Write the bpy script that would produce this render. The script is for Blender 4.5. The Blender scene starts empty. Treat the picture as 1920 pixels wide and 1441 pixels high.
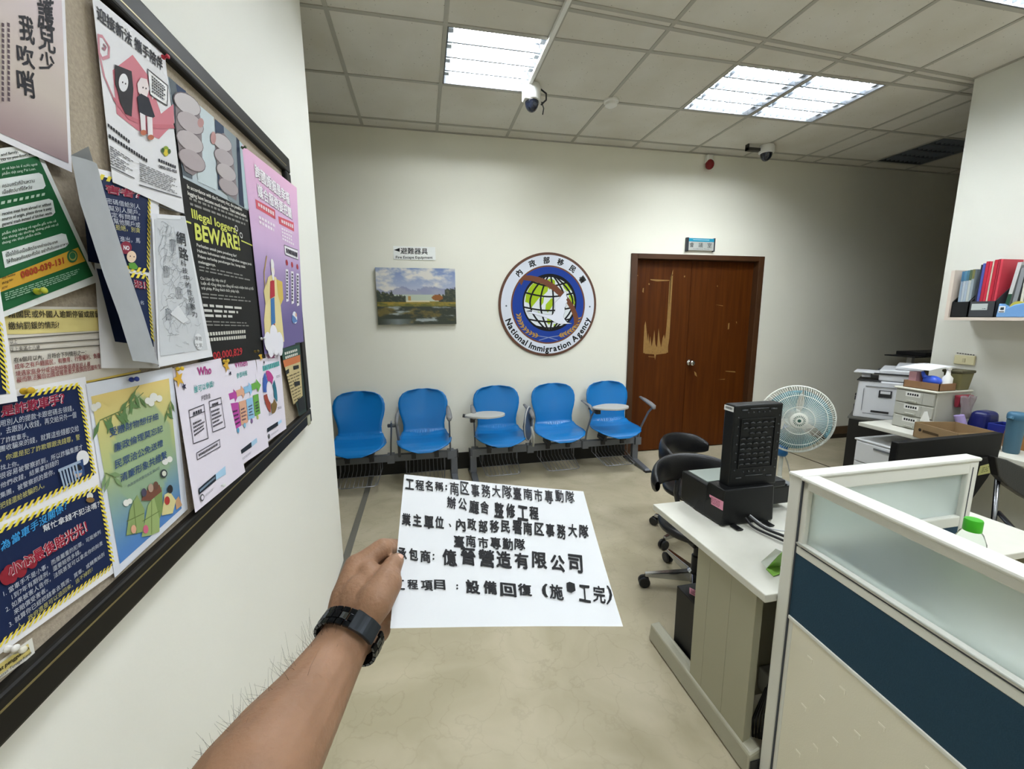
import bpy, bmesh, math, random
from mathutils import Vector, Matrix, noise
random.seed(7)
S = bpy.context.scene
COL = S.collection
PI = math.pi
# ---------------------------------------------------------------- camera, world, exposure
FPX = 782.83; CAMZ = 1.468
_yaw, _pitch, _roll = .2090, -.1632, -.0070
_F = Vector((math.sin(_yaw)*math.cos(_pitch), math.cos(_yaw)*math.cos(_pitch), math.sin(_pitch)))
_r = Vector((math.cos(_yaw), -math.sin(_yaw), 0)); _u = _r.cross(_F)
_R = math.cos(_roll)*_r + math.sin(_roll)*_u
_U = -math.sin(_roll)*_r + math.cos(_roll)*_u
CAM = Vector((0, 0, CAMZ))
cd = bpy.data.cameras.new('camera'); cd.sensor_fit = 'HORIZONTAL'; cd.sensor_width = 36; cd.lens = FPX/1920*36
cd.clip_start = .02
cam = bpy.data.objects.new('camera', cd); COL.objects.link(cam)
cam.matrix_world = Matrix(((_R.x, _U.x, -_F.x, 0), (_R.y, _U.y, -_F.y, 0), (_R.z, _U.z, -_F.z, CAMZ), (0, 0, 0, 1)))
S.camera = cam
W = bpy.data.worlds.new('world'); S.world = W; W.use_nodes = True
W.node_tree.nodes['Background'].inputs[0].default_value = (.5, .52, .5, 1)
W.node_tree.nodes['Background'].inputs[1].default_value = .0
S.view_settings.view_transform = 'Standard'; S.view_settings.look = 'None'
S.view_settings.gamma = 1; S.view_settings.use_curve_mapping = False
S.view_settings.exposure = 0.0
S.cycles.max_bounces = 8; S.cycles.diffuse_bounces = 5; S.cycles.transparent_max_bounces = 8
TUBE_POWER = 60.0        # emission of the fluorescent tubes

# ---------------------------------------------------------------- helpers
def lin(c):
    if isinstance(c, str):
        c = [int(c[i:i+2], 16) for i in (0, 2, 4)]
    return tuple((v/255/12.92 if v <= 10 else ((v/255+.055)/1.055)**2.4) for v in c)
MATS = {}
def mat(name, c, rough=.6, metal=0., var=0., scale=8., bump=0., bscale=60., spec=.5, emit=0., trans=0., ior=1.45, alpha=1., coat=0.):
    if name in MATS: return MATS[name]
    m = bpy.data.materials.new(name); m.use_nodes = True; MATS[name] = m
    nt = m.node_tree; b = nt.nodes['Principled BSDF']; L = nt.links.new
    col = lin(c)
    b.inputs['Base Color'].default_value = (*col, 1); b.inputs['Roughness'].default_value = rough
    b.inputs['Metallic'].default_value = metal; b.inputs['Specular IOR Level'].default_value = spec
    b.inputs['Transmission Weight'].default_value = trans; b.inputs['IOR'].default_value = ior
    b.inputs['Alpha'].default_value = alpha; b.inputs['Coat Weight'].default_value = coat
    if emit:
        b.inputs['Emission Color'].default_value = (*col, 1); b.inputs['Emission Strength'].default_value = emit
    if var or bump:
        tc = nt.nodes.new('ShaderNodeTexCoord')
    if var:
        n = nt.nodes.new('ShaderNodeTexNoise'); n.inputs['Scale'].default_value = scale; n.inputs['Detail'].default_value = 4
        L(tc.outputs['Object'], n.inputs['Vector'])
        r = nt.nodes.new('ShaderNodeValToRGB'); r.color_ramp.elements[0].position = .3; r.color_ramp.elements[1].position = .7
        r.color_ramp.elements[0].color = (*[v*(1-var) for v in col], 1); r.color_ramp.elements[1].color = (*[min(1, v*(1+var)) for v in col], 1)
        L(n.outputs['Fac'], r.inputs['Fac']); L(r.outputs['Color'], b.inputs['Base Color'])
    if bump:
        n2 = nt.nodes.new('ShaderNodeTexNoise'); n2.inputs['Scale'].default_value = bscale; n2.inputs['Detail'].default_value = 3
        L(tc.outputs['Object'], n2.inputs['Vector'])
        bp = nt.nodes.new('ShaderNodeBump'); bp.inputs['Strength'].default_value = bump; bp.inputs['Distance'].default_value = .004
        L(n2.outputs['Fac'], bp.inputs['Height']); L(bp.outputs['Normal'], b.inputs['Normal'])
    return m
def ink(c):
    """matt printing ink or plain paper of one colour"""
    h = c if isinstance(c, str) else '%02x%02x%02x' % tuple(c)
    return mat('ink_'+h, h, rough=.65, spec=.3)
def vcol_mat():
    if 'printed_picture' in MATS: return MATS['printed_picture']
    m = bpy.data.materials.new('printed_picture'); m.use_nodes = True; MATS['printed_picture'] = m
    a = m.node_tree.nodes.new('ShaderNodeVertexColor'); a.layer_name = 'pic'
    b = m.node_tree.nodes['Principled BSDF']; b.inputs['Roughness'].default_value = .6
    m.node_tree.links.new(a.outputs['Color'], b.inputs['Base Color'])
    return m

ORG = {}
def tag(o, label=None, cat=None, group=None, kind=None):
    if label: o['label'] = label
    if cat: o['category'] = cat
    if group: o['group'] = group
    if kind: o['kind'] = kind
    return o
def thing(name, label, cat, loc=(0, 0, 0), group=None):
    o = bpy.data.objects.new(name, None); COL.objects.link(o); o.location = loc; o.empty_display_size = .05
    ORG[o.name] = Vector(loc)
    return tag(o, label, cat, group)

class MB:
    """collects faces in world space and links them as one mesh object"""
    def __init__(s, m=None):
        s.v = []; s.f = []; s.mi = []; s.mats = []; s.cur = m; s.vc = {}
    def slot(s, m):
        m = m or s.cur
        if m not in s.mats: s.mats.append(m)
        return s.mats.index(m)
    def add(s, vs, fs, m=None, M=None):
        k = len(s.v); i = s.slot(m)
        s.v += [(M @ Vector(p)) if M else Vector(p) for p in vs]
        for f in fs:
            s.f.append([k+j for j in f]); s.mi.append(i)
        return s
    def box(s, x0, x1, y0, y1, z0, z1, m=None, M=None):
        v = [(x, y, z) for x in (x0, x1) for y in (y0, y1) for z in (z0, z1)]
        return s.add(v, [(0, 1, 3, 2), (4, 6, 7, 5), (0, 4, 5, 1), (2, 3, 7, 6), (0, 2, 6, 4), (1, 5, 7, 3)], m, M)
    def hexa(s, b, t, m=None):
        """bottom ring and top ring of equal length"""
        n = len(b)
        return s.add(list(b)+list(t), [tuple(range(n))[::-1], tuple(range(n, 2*n))] + [(i, (i+1) % n, n+(i+1) % n, n+i) for i in range(n)], m)
    def prism(s, poly, o, u, v, w, m=None):
        o, u, v, w = map(Vector, (o, u, v, w))
        b = [o+u*a+v*c for a, c in poly]
        return s.hexa(b, [p+w for p in b], m)
    def tube(s, pts, r, m=None, n=8, closed=False, cap=True, flat=1.0, up=None):
        P = [Vector(p) for p in pts]; N = len(P)
        rs = r if isinstance(r, (list, tuple)) else [r]*N
        T = []
        for i in range(N):
            a = P[(i-1) % N] if (closed or i > 0) else P[i]
            b = P[(i+1) % N] if (closed or i < N-1) else P[i]
            t = (b-a); T.append(t.normalized() if t.length > 1e-9 else Vector((0, 0, 1)))
        nrm = Vector(up) if up else (Vector((0, 0, 1)) if abs(T[0].z) < .9 else Vector((1, 0, 0)))
        vs = []; fs = []
        for i in range(N):
            nrm = (nrm - T[i]*nrm.dot(T[i])); nrm.normalize(); bn = T[i].cross(nrm)
            for k in range(n):
                a = 2*PI*k/n
                vs.append(P[i]+nrm*math.cos(a)*rs[i]*flat+bn*math.sin(a)*rs[i])
        for i in range(N if closed else N-1):
            j = (i+1) % N
            for k in range(n):
                fs.append((i*n+k, i*n+(k+1) % n, j*n+(k+1) % n, j*n+k))
        if cap and not closed:
            fs.append(tuple(range(n))[::-1]); fs.append(tuple(range((N-1)*n, N*n)))
        return s.add(vs, fs, m)
    def lathe(s, prof, m=None, n=24, M=None, cap=True):
        vs = []; fs = []
        for r, z in prof:
            for k in range(n):
                a = 2*PI*k/n; vs.append((r*math.cos(a), r*math.sin(a), z))
        for i in range(len(prof)-1):
            for k in range(n):
                fs.append((i*n+k, i*n+(k+1) % n, (i+1)*n+(k+1) % n, (i+1)*n+k))
        if cap:
            fs.append(tuple(range(n))[::-1]); fs.append(tuple(range((len(prof)-1)*n, len(prof)*n)))
        return s.add(vs, fs, m, M)
    def grid(s, fn, nu, nv, m=None):
        vs = [fn(i/nu, j/nv) for j in range(nv+1) for i in range(nu+1)]
        fs = [(j*(nu+1)+i, j*(nu+1)+i+1, (j+1)*(nu+1)+i+1, (j+1)*(nu+1)+i) for j in range(nv) for i in range(nu)]
        return s.add(vs, fs, m)
    def ball(s, c, r, m=None, n=14, sq=(1, 1, 1)):
        prof = [(max(1e-4, math.sin(PI*i/n))*r, -math.cos(PI*i/n)*r) for i in range(n+1)]
        return s.lathe(prof, m, n+4, Matrix.Translation(c) @ Matrix.Diagonal((*sq, 1)), cap=False)
    def build(s, name, parent=None, smooth=False, bevel=0, seg=2, solid=0, label=None, sub=0):
        me = bpy.data.meshes.new(name)
        o = Vector((0, 0, 0)); p = parent
        if parent: o = ORG[parent.name]
        elif s.v:
            lo = [min(v[i] for v in s.v) for i in range(3)]; hi = [max(v[i] for v in s.v) for i in range(3)]
            o = Vector(((lo[0]+hi[0])/2, (lo[1]+hi[1])/2, lo[2]))
        me.from_pydata([tuple(v-o) for v in s.v], [], s.f)
        for m in s.mats: me.materials.append(m)
        me.polygons.foreach_set('material_index', s.mi)
        if s.vc:
            at = me.color_attributes.new('pic', 'FLOAT_COLOR', 'POINT')
            for i, c in s.vc.items(): at.data[i].color = (*c, 1)
        if smooth:
            me.polygons.foreach_set('use_smooth', [True]*len(me.polygons))
        me.update()
        ob = bpy.data.objects.new(name, me); COL.objects.link(ob)
        if parent:
            ob.parent = parent; ORG[ob.name] = o.copy()
        else:
            ob.location = o; ORG[ob.name] = o.copy()
        if solid:
            md = ob.modifiers.new('thickness', 'SOLIDIFY'); md.thickness = solid; md.offset = 0
        if bevel:
            md = ob.modifiers.new('edges', 'BEVEL'); md.width = bevel; md.segments = seg; md.limit_method = 'ANGLE'; md.angle_limit = .6
            md.harden_normals = False
        if sub:
            md = ob.modifiers.new('sub', 'SUBSURF'); md.levels = sub; md.render_levels = sub
        if smooth and (bevel or smooth == 'angle'):
            try: me.set_sharp_from_angle(angle=.7)
            except Exception: pass
        if label: ob['label'] = label
        return ob
def struct(ob):
    ob['kind'] = 'structure'; return ob
def copy_tree(o, parent=None):
    c = o.copy(); COL.objects.link(c)
    ORG[c.name] = ORG[o.name].copy()
    if parent: c.parent = parent
    for ch in list(o.children): copy_tree(ch, c)
    return c

# ---------------------------------------------------------------- lines of sight met with real planes of the room
def ray(u, v): return _R*((u-960)/FPX) + _U*((720.5-v)/FPX) + _F
def onx(x, p): d = ray(*p); return CAM + d*(x/d.x)
def ony(y, p): d = ray(*p); return CAM + d*(y/d.y)
def onz(z, p): d = ray(*p); return CAM + d*((z-CAMZ)/d.z)
def at(u, v, dep): return CAM + ray(u, v)*dep

# ---------------------------------------------------------------- lettering
_TX = {}
def glyphs(t, bold=0.):
    k = (t, bold)
    if k in _TX: return _TX[k]
    if bold:                                   # heavier print: the same outlines laid round their own edge
        v0, f0 = glyphs(t); vs = []; fs = []; n = 4 if bold < .02 else 8
        for i in range(n):
            b = len(vs); dx, dy = bold*math.cos(2*PI*(i+.5)/n), bold*math.sin(2*PI*(i+.5)/n)
            vs += [(x+dx, y+dy, i*.05) for x, y, _ in v0]; fs += [tuple(b+j for j in f) for f in f0]
        _TX[k] = (vs, fs); return _TX[k]
    c = bpy.data.curves.new('lettering', 'FONT'); c.body = t; c.resolution_u = 2
    o = bpy.data.objects.new('lettering', c)
    me = bpy.data.meshes.new_from_object(o)
    vs = [(v.co.x, v.co.y, 0.) for v in me.vertices]; fs = [tuple(p.vertices) for p in me.polygons]
    bpy.data.objects.remove(o); bpy.data.curves.remove(c); bpy.data.meshes.remove(me)
    _TX[k] = (vs, fs); return _TX[k]

class Sheet(MB):
    """a flat printed thing: corners TL TR BR BL as points in space; art is added on its plane"""
    def __init__(s, corners, m, n=None, wave=None, grid=6, base=True, step=.0005):
        super().__init__(m)
        s.c = [Vector(p) for p in corners]; TL, TR, BR, BL = s.c
        s.n = (TR-TL).cross(BL-TL).normalized()
        if s.n.dot(CAM-TL) < 0: s.n = -s.n
        s.wave = wave; s.lay = 0; s.step = step
        s.ex = (TR-TL).normalized(); s.ey = s.n.cross(s.ex)
        if s.ey.dot(TL-BL) < 0: s.ey = -s.ey
        if base: MB.grid(s, lambda a, b: s.lift(s.st(a, b), 0), grid, grid, m)
    def st(s, a, b):
        TL, TR, BR, BL = s.c
        return (TL*(1-a)+TR*a)*(1-b) + (BL*(1-a)+BR*a)*b
    def lift(s, p, k):
        h = k*s.step
        if s.wave:
            TL, TR, BR, BL = s.c; q = p-TL
            h += s.wave(q.dot(TR-TL)/(TR-TL).length_squared, q.dot(BL-TL)/(BL-TL).length_squared)
        return p + s.n*h
    def px(s, p):
        d = ray(*p); t = (s.c[0]-CAM).dot(s.n)/d.dot(s.n); return CAM + d*t
    def P(s, p): return s.px(p) if not isinstance(p, Vector) else p
    def poly(s, pts, m, k=1):
        s.lay = (s.lay+1) % 25; q = [s.lift(s.P(p), k+s.lay*.036) for p in pts]
        s.add(q, [tuple(range(len(q)))], m if not isinstance(m, str) else ink(m)); return s
    def disc(s, c, r, m, k=1, r2=None, a=0, n=20):
        c = s.P(c); r2 = r2 or r; ca, sa = math.cos(a), math.sin(a)
        pts = []
        for i in range(n):
            x, y = r*math.cos(2*PI*i/n), r2*math.sin(2*PI*i/n)
            pts.append(c + s.ex*(x*ca-y*sa) + s.ey*(x*sa+y*ca))
        return s.poly(pts, m, k)
    def spot(s, c, rx, ry, m, k=1, n=20):
        """printed oval"""
        return s.poly([(c[0]+rx*math.cos(2*PI*i/n), c[1]+ry*math.sin(2*PI*i/n)) for i in range(n)], m, k)
    def line(s, pts, w, m, k=1):
        P = [s.P(p) for p in pts]
        for a, b in zip(P, P[1:]):
            t = (b-a)
            if t.length < 1e-6: continue
            t.normalize(); nn = s.n.cross(t)*(w/2); e = t*(w*.25)
            s.poly([a-e+nn, b+e+nn, b+e-nn, a-e-nn], m, k)
        return s
    def dash(s, a, b, n, w, m, k=2, duty=.5, slant=.5):
        a, b = s.P(a), s.P(b); d = (b-a)/n; t = d.normalized(); nn = s.n.cross(t)*(w/2)
        for i in range(n):
            p = a+d*i; q = p+d*duty; sl = t*(w*slant)
            s.poly([p+nn+sl, q+nn+sl, q-nn-sl, p-nn-sl], m, k)
        return s
    def text(s, t, quad, m, bold=0., k=2, hand=0.):
        """lettering stretched over TL TR BR BL"""
        vs, fs = glyphs(t, bold)
        if not vs: return s
        x0 = min(v[0] for v in vs); x1 = max(v[0] for v in vs); y0 = min(v[1] for v in vs); y1 = max(v[1] for v in vs)
        A, B, Cc, D = [s.P(p) for p in quad]; out = []
        for x, y, zz in vs:
            if hand:
                x += hand*(math.sin(2.3*x+4*y)+.6*math.sin(7*y+1.7*x)); y += hand*(math.sin(3.1*x+1.3)+.7*math.sin(6*x+2*y))
            a = (x-x0)/max(1e-6, x1-x0); b = (y1-y)/max(1e-6, y1-y0)
            out.append(s.lift((A*(1-a)+B*a)*(1-b)+(D*(1-a)+Cc*a)*b, k+zz))
        s.add(out, fs, m if not isinstance(m, str) else ink(m)); return s
    def block(s, rows, quad, m, bold=0., k=2, lead=1.3, fit=False, ms=None):
        """rows of lettering, left aligned, in one quad"""
        G = [glyphs(r, bold) if r else ([], []) for r in rows]
        wmax = max(max([v[0] for v in g[0]] or [0]) for g in G); n = len(rows)
        A, B, Cc, D = [s.P(p) for p in quad]
        for i, g in enumerate(G):
            if not g[0]: continue
            w = max(v[0] for v in g[0]); out = []
            for x, y, zz in g[0]:
                a = x/(w if fit else wmax); b = (i+(.86-y)/lead)/(n-1+1/lead)
                out.append(s.lift((A*(1-a)+B*a)*(1-b)+(D*(1-a)+Cc*a)*b, k+zz))
            mm = (ms or {}).get(i, m)
            s.add(out, g[1], mm if not isinstance(mm, str) else ink(mm))
        return s
    def greek(s, quad, rows, m, k=2, words=9, h=.5, ragged=.25, cjk=False):
        """print too small to read in the photograph: broken dashes"""
        A, B, Cc, D = [s.P(p) for p in quad]
        Q = lambda a, b: (A*(1-a)+B*a)*(1-b)+(D*(1-a)+Cc*a)*b
        for i in range(rows):
            end = 1-random.random()*ragged; x = 0.
            while x < end:
                wd = random.uniform(.4, 1.5)/words if not cjk else .72/words
                x2 = min(end, x+wd); b0 = (i+.5-h/2)/rows; b1 = (i+.5+h/2)/rows
                s.poly([Q(x, b0), Q(x2, b0), Q(x2, b1), Q(x, b1)], m, k)
                x = x2 + (.25/words if not cjk else .28/words)
        return s
    def pic(s, quad, fn, nu, nv, k=1):
        A, B, Cc, D = [s.P(p) for p in quad]; st = len(s.v)
        MB.grid(s, lambda a, b: s.lift((A*(1-a)+B*a)*(1-b)+(D*(1-a)+Cc*a)*b, k), nu, nv, vcol_mat())
        i = st
        for j in range(nv+1):
            for q in range(nu+1):
                s.vc[i] = lin([max(0, min(255, c)) for c in fn(q/nu, j/nv)]); i += 1
        return s
def mix(a, b, t):
    t = max(0, min(1, t)); return tuple(x+(y-x)*t for x, y in zip(a, b))
# ---------------------------------------------------------------- room shell
H = 3.024; D = 3.924; XL = -.526; XR = 3.71; YR = 2.39; YL = 2.50; YB = -4.2; XE = 8.6
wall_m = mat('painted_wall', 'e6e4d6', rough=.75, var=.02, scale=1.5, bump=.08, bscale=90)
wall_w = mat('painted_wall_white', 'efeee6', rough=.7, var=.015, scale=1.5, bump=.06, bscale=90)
def floor_mat():
    m = mat('marbled_vinyl', 'b9b29a', rough=.42, spec=.4)
    nt = m.node_tree; L = nt.links.new; b = nt.nodes['Principled BSDF']
    tc = nt.nodes.new('ShaderNodeTexCoord')
    n = nt.nodes.new('ShaderNodeTexNoise'); n.inputs['Scale'].default_value = 2.6; n.inputs['Detail'].default_value = 8; n.inputs['Distortion'].default_value = 1.2
    r = nt.nodes.new('ShaderNodeValToRGB')
    r.color_ramp.elements[0].position = .32; r.color_ramp.elements[0].color = (*lin('a2997f'), 1)
    r.color_ramp.elements[1].position = .68; r.color_ramp.elements[1].color = (*lin('b5ab93'), 1)
    v = nt.nodes.new('ShaderNodeTexVoronoi'); v.feature = 'DISTANCE_TO_EDGE'; v.inputs['Scale'].default_value = 5.5
    n3 = nt.nodes.new('ShaderNodeTexNoise'); n3.inputs['Scale'].default_value = 5; n3.inputs['Detail'].default_value = 5
    add = nt.nodes.new('ShaderNodeVectorMath'); add.operation = 'MULTIPLY_ADD'; add.inputs[1].default_value = (.5, .5, .5)
    L(tc.outputs['Object'], n.inputs['Vector']); L(tc.outputs['Object'], n3.inputs['Vector'])
    L(n3.outputs['Color'], add.inputs[0]); L(tc.outputs['Object'], add.inputs[2]); L(add.outputs[0], v.inputs['Vector'])
    mr = nt.nodes.new('ShaderNodeMapRange'); mr.inputs[1].default_value = 0; mr.inputs[2].default_value = .035; mr.inputs[3].default_value = .3; mr.inputs[4].default_value = 0
    L(v.outputs['Distance'], mr.inputs[0])
    n4 = nt.nodes.new('ShaderNodeTexNoise'); n4.inputs['Scale'].default_value = 3; L(tc.outputs['Object'], n4.inputs['Vector'])
    ml = nt.nodes.new('ShaderNodeMath'); ml.operation = 'MULTIPLY'; L(mr.outputs[0], ml.inputs[0]); L(n4.outputs['Fac'], ml.inputs[1])
    mx = nt.nodes.new('ShaderNodeMix'); mx.data_type = 'RGBA'; mx.inputs[7].default_value = (*lin('766d56'), 1)
    L(n.outputs['Fac'], r.inputs['Fac']); L(ml.outputs[0], mx.inputs[0]); L(r.outputs['Color'], mx.inputs[6]); L(mx.outputs[2], b.inputs['Base Color'])
    return m
struct(MB(floor_mat()).box(-3.2, XE, YB, D+.3, -.06, 0).build('floor'))
def tile_mat():
    m = mat('mineral_fibre_tile', 'd3d0c6', rough=.85)
    nt = m.node_tree; L = nt.links.new; b = nt.nodes['Principled BSDF']; tc = nt.nodes.new('ShaderNodeTexCoord')
    v = nt.nodes.new('ShaderNodeTexVoronoi'); v.inputs['Scale'].default_value = 38
    L(tc.outputs['Object'], v.inputs['Vector'])
    mr = nt.nodes.new('ShaderNodeMapRange'); mr.inputs[1].default_value = .06; mr.inputs[2].default_value = .13; mr.inputs[3].default_value = 1; mr.inputs[4].default_value = 0
    L(v.outputs['Distance'], mr.inputs[0])
    w = nt.nodes.new('ShaderNodeTexWhiteNoise'); L(v.outputs['Position'], w.inputs['Vector'])
    gt = nt.nodes.new('ShaderNodeMath'); gt.operation = 'GREATER_THAN'; gt.inputs[1].default_value = .45; L(w.outputs['Value'], gt.inputs[0])
    ml = nt.nodes.new('ShaderNodeMath'); ml.operation = 'MULTIPLY'; L(mr.outputs[0], ml.inputs[0]); L(gt.outputs[0], ml.inputs[1])
    n = nt.nodes.new('ShaderNodeTexNoise'); n.inputs['Scale'].default_value = 1.7; n.inputs['Detail'].default_value = 5; L(tc.outputs['Object'], n.inputs['Vector'])
    r = nt.nodes.new('ShaderNodeValToRGB'); r.color_ramp.elements[0].position = .25; r.color_ramp.elements[0].color = (*lin('c8c3b4'), 1)
    r.color_ramp.elements[1].position = .6; r.color_ramp.elements[1].color = (*lin('d8d5cc'), 1); L(n.outputs['Fac'], r.inputs['Fac'])
    mx = nt.nodes.new('ShaderNodeMix'); mx.data_type = 'RGBA'; mx.inputs[7].default_value = (*lin('8d887a'), 1)
    L(ml.outputs[0], mx.inputs[0]); L(r.outputs['Color'], mx.inputs[6]); L(mx.outputs[2], b.inputs['Base Color'])
    return m
# ceiling: cells of the suspended grid, with the lamp cells left open
CX = [-.416+.605*k for k in range(-5, 8)] + [4.055+.605*k for k in range(8)]
CY_back = [3.765, 3.160, 2.555]
RY = lambda x: 2.289+(x-1.313)*.0473        # the doubled rail runs slightly askew
CY_front = [1.86-.605*k for k in range(10)]
LAMPS = [(.189, 2.555, 'a'), (2.004, 2.555, 'b'), (2.609, 2.555, 'b'), (2.609, 1.255, 'b'), (2.004, 1.255, 'b'), (3.06, 1.255, 'b'),  # front-row lamp beside the corner one: added unseen to brighten left wall and floor
         (.189, 1.255, 'b'), (.794, -1.165, 'b'), (2.609, -1.165, 'b'), (2.004, -.56, 'b'), (.189, -.56, 'b'), (.189, -2.98, 'b'), (2.609, -2.98, 'b')]  # board-side front lamp: out of view, added to brighten the left wall
DARK = (4.66, 3.160)
holes = [(x, y) for x, y, k in LAMPS] + [DARK]
holes = [h for h in holes if h != (3.06, 1.255)] 
LAMPS = [l for l in LAMPS if l[0] != 3.06]
cm = MB(tile_mat())
ys = sorted(CY_back + CY_front + [D])
xs = [-3.2] + [x for x in CX if x < XE] + [XE]
ylist = [YB] + [y for y in sorted(CY_front) if y > YB]
def cell(x0, x1, ya, yb):
    for hx, hy in holes:
        if abs(hx-x0) < .02 and abs(hy-ya(x0)) < .02: return
    cm.add([(x0, ya(x0), H), (x0, yb(x0), H), (x1, yb(x1), H), (x1, ya(x1), H)], [(0, 1, 2, 3)])
K = lambda c: (lambda x: c)
rowsY = [K(v) for v in ylist] + [RY, lambda x: RY(x)+.055] + [K(v) for v in (2.555, 3.160, 3.765)] + [K(D)]
for x0, x1 in zip(xs, xs[1:]):
    for a, b in zip(rowsY, rowsY[1:]): cell(x0, x1, a, b)
struct(cm.build('ceiling'))
struct(MB(mat('void_above', '303030', rough=.9)).box(-3.2, XE, YB, D+.1, H+.16, H+.2).build('ceiling_slab'))
rail_m = mat('grid_rail', 'a9a69b', rough=.5)
g = MB(rail_m); w = .012
for x in xs[1:-1]: g.box(x-w, x+w, YB, D, H-.004, H+.012)
for c in rowsY[1:-1]:
    a, b = -3.2, XE
    g.hexa([(a, c(a)-w, H-.0045), (b, c(b)-w, H-.0045), (b, c(b)+w, H-.0045), (a, c(a)+w, H-.0045)],
           [(a, c(a)-w, H+.012), (b, c(b)-w, H+.012), (b, c(b)+w, H+.012), (a, c(a)+w, H+.012)])
g.box(-3.2, XE, D-.02, D, H-.006, H+.01); g.box(XR-.02, XR, YB, YR, H-.006, H+.01); g.box(XL, XL+.02, YB, YL, H-.006, H+.01)
struct(g.build('trim_1'))
# walls
DX0, DX1, DZ = 2.04, 3.567, 2.065
wb = MB(wall_m).box(-3.2, DX0, D, D+.16, 0, H+.15).box(DX1, XE, D, D+.16, 0, H+.15).box(DX0, DX1, D, D+.16, DZ, H+.15).box(DX0-.05, DX1+.05, D+.16, D+.2, 0, DZ+.05)
struct(wb.build('wall_back'))
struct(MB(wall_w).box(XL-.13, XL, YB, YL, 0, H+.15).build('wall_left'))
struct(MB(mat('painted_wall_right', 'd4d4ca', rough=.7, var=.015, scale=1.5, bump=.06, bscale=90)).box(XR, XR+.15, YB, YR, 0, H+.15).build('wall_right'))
struct(MB(wall_m).box(-3.3, -3.2, YB, D+.1, 0, H+.15).build('wall_far_left'))
struct(MB(wall_m).box(XE, XE+.1, YB, D+.1, 0, H+.15).build('wall_far_right'))
struct(MB(wall_m).box(-3.2, XE, YB-.1, YB, 0, H+.15).build('wall_front'))
struct(MB(mat('black_skirting', '15140f', rough=.5)).box(-3.2, DX0-.001, D-.018, D, 0, .16).build('baseboard_back'))
bb = MB(mat('brown_skirting', '5a4630', rough=.5, var=.15, scale=6)).box(DX1+.001, XE, D-.018, D, .045, .14)
bb.box(DX1+.001, XE, D-.022, D, 0, .05, mat('dark_skirting', '2c2318', rough=.5))
struct(bb.build('baseboard_right'))
# flat cable duct on the floor carrying on from the wall end, and the floor seams beyond the fan
struct(MB(mat('floor_strip', '6d6a60', rough=.5)).box(XL-.012, XL+.03, YL-1.2, D-.02, 0, .006).build('trim_2'))
sm = MB(mat('floor_seam', '3c3222', rough=.7))
a, b = onz(0, (1476, 846)), onz(0, (1552, 874)); t = (b-a).normalized(); n_ = Vector((-t.y, t.x, 0))*.008
a -= t*.15; b += t*2.2
sm.hexa([a-n_, b-n_, b+n_, a+n_], [p+Vector((0, 0, .002)) for p in (a-n_, b-n_, b+n_, a+n_)])
struct(sm.build('trim_3'))

# ---------------------------------------------------------------- ceiling lamps
pan_m = mat('lamp_pan', '5a5d60', rough=.4)
tube_m = mat('lit_tube', 'f4faff', emit=TUBE_POWER)
lou_m = mat('lamp_louver', '62686e', rough=.5)
sock_m = mat('tube_socket', '9aa0a4', rough=.5)
wht = mat('white_plastic', 'e4e4df', rough=.4)
def lamp(x, y, kind, label, lit=True):
    x0, x1, y0, y1 = x+.014, x+.591, y+.014, y+.591
    t = thing('ceiling_lamp', label, 'ceiling light', ((x0+x1)/2, (y0+y1)/2, H), 'recessed ceiling lamps')
    p = MB(pan_m); z1 = H+.09
    p.box(x0, x1, y0, y1, z1, z1+.01)
    for a in ((x0, x0+.006, y0, y1), (x1-.006, x1, y0, y1), (x0, x1, y0, y0+.006), (x0, x1, y1-.006, y1)): p.box(*a, H-.003, z1)
    p.build('pan', t)
    for k in range(4):
        yy = y0+.072+.144*k
        q = MB(tube_m if lit else pan_m).tube([(x0+.04, yy, H+.046), (x1-.04, yy, H+.046)], .025, n=10)
        q.build('tube', t, smooth=True)
        for xx in (x0+.022, x1-.022): MB(sock_m).box(xx-.014, xx+.014, yy-.018, yy+.018, H+.022, H+.08).build('socket', t)
    l = MB(lou_m)
    for k in range(3): 
        yy = y0+.144+.144*k
        l.box(x0+.006, x1-.006, yy-.006, yy+.006, H+.003, H+.028)
    if kind == 'b':
        for k in range(9):
            xx = x0+.058*(k+1)
            l.box(xx-.0012, xx+.0012, y0+.006, y1-.006, H+.006, H+.03)
    l.build('louver', t)
    return t
names = ['lit ceiling lamp of four bare tubes above the dome camera', 'lit louvred ceiling lamp, left one of the touching pair', 'lit louvred ceiling lamp, right one of the touching pair',
         'lit ceiling lamp cut by the top right corner, next to the pillar wall', 'unseen ceiling lamp added above the desk partition to brighten the left wall and floor', 'unseen ceiling lamp added near the notice board to brighten the left wall', 'lit ceiling lamp behind the photographer on the left',
         'lit ceiling lamp behind the photographer on the right', 'lit ceiling lamp behind the photographer above the cubicle', 'lit ceiling lamp behind the notice board end', 'lit ceiling lamp at the rear of the office, board side', 'lit ceiling lamp at the rear of the office, shelf side']
for (x, y, k), nm in zip(LAMPS, names): lamp(x, y, k, nm)
lamp(*DARK, 'b', 'unlit louvred ceiling lamp in the dark corridor', lit=False)
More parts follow.
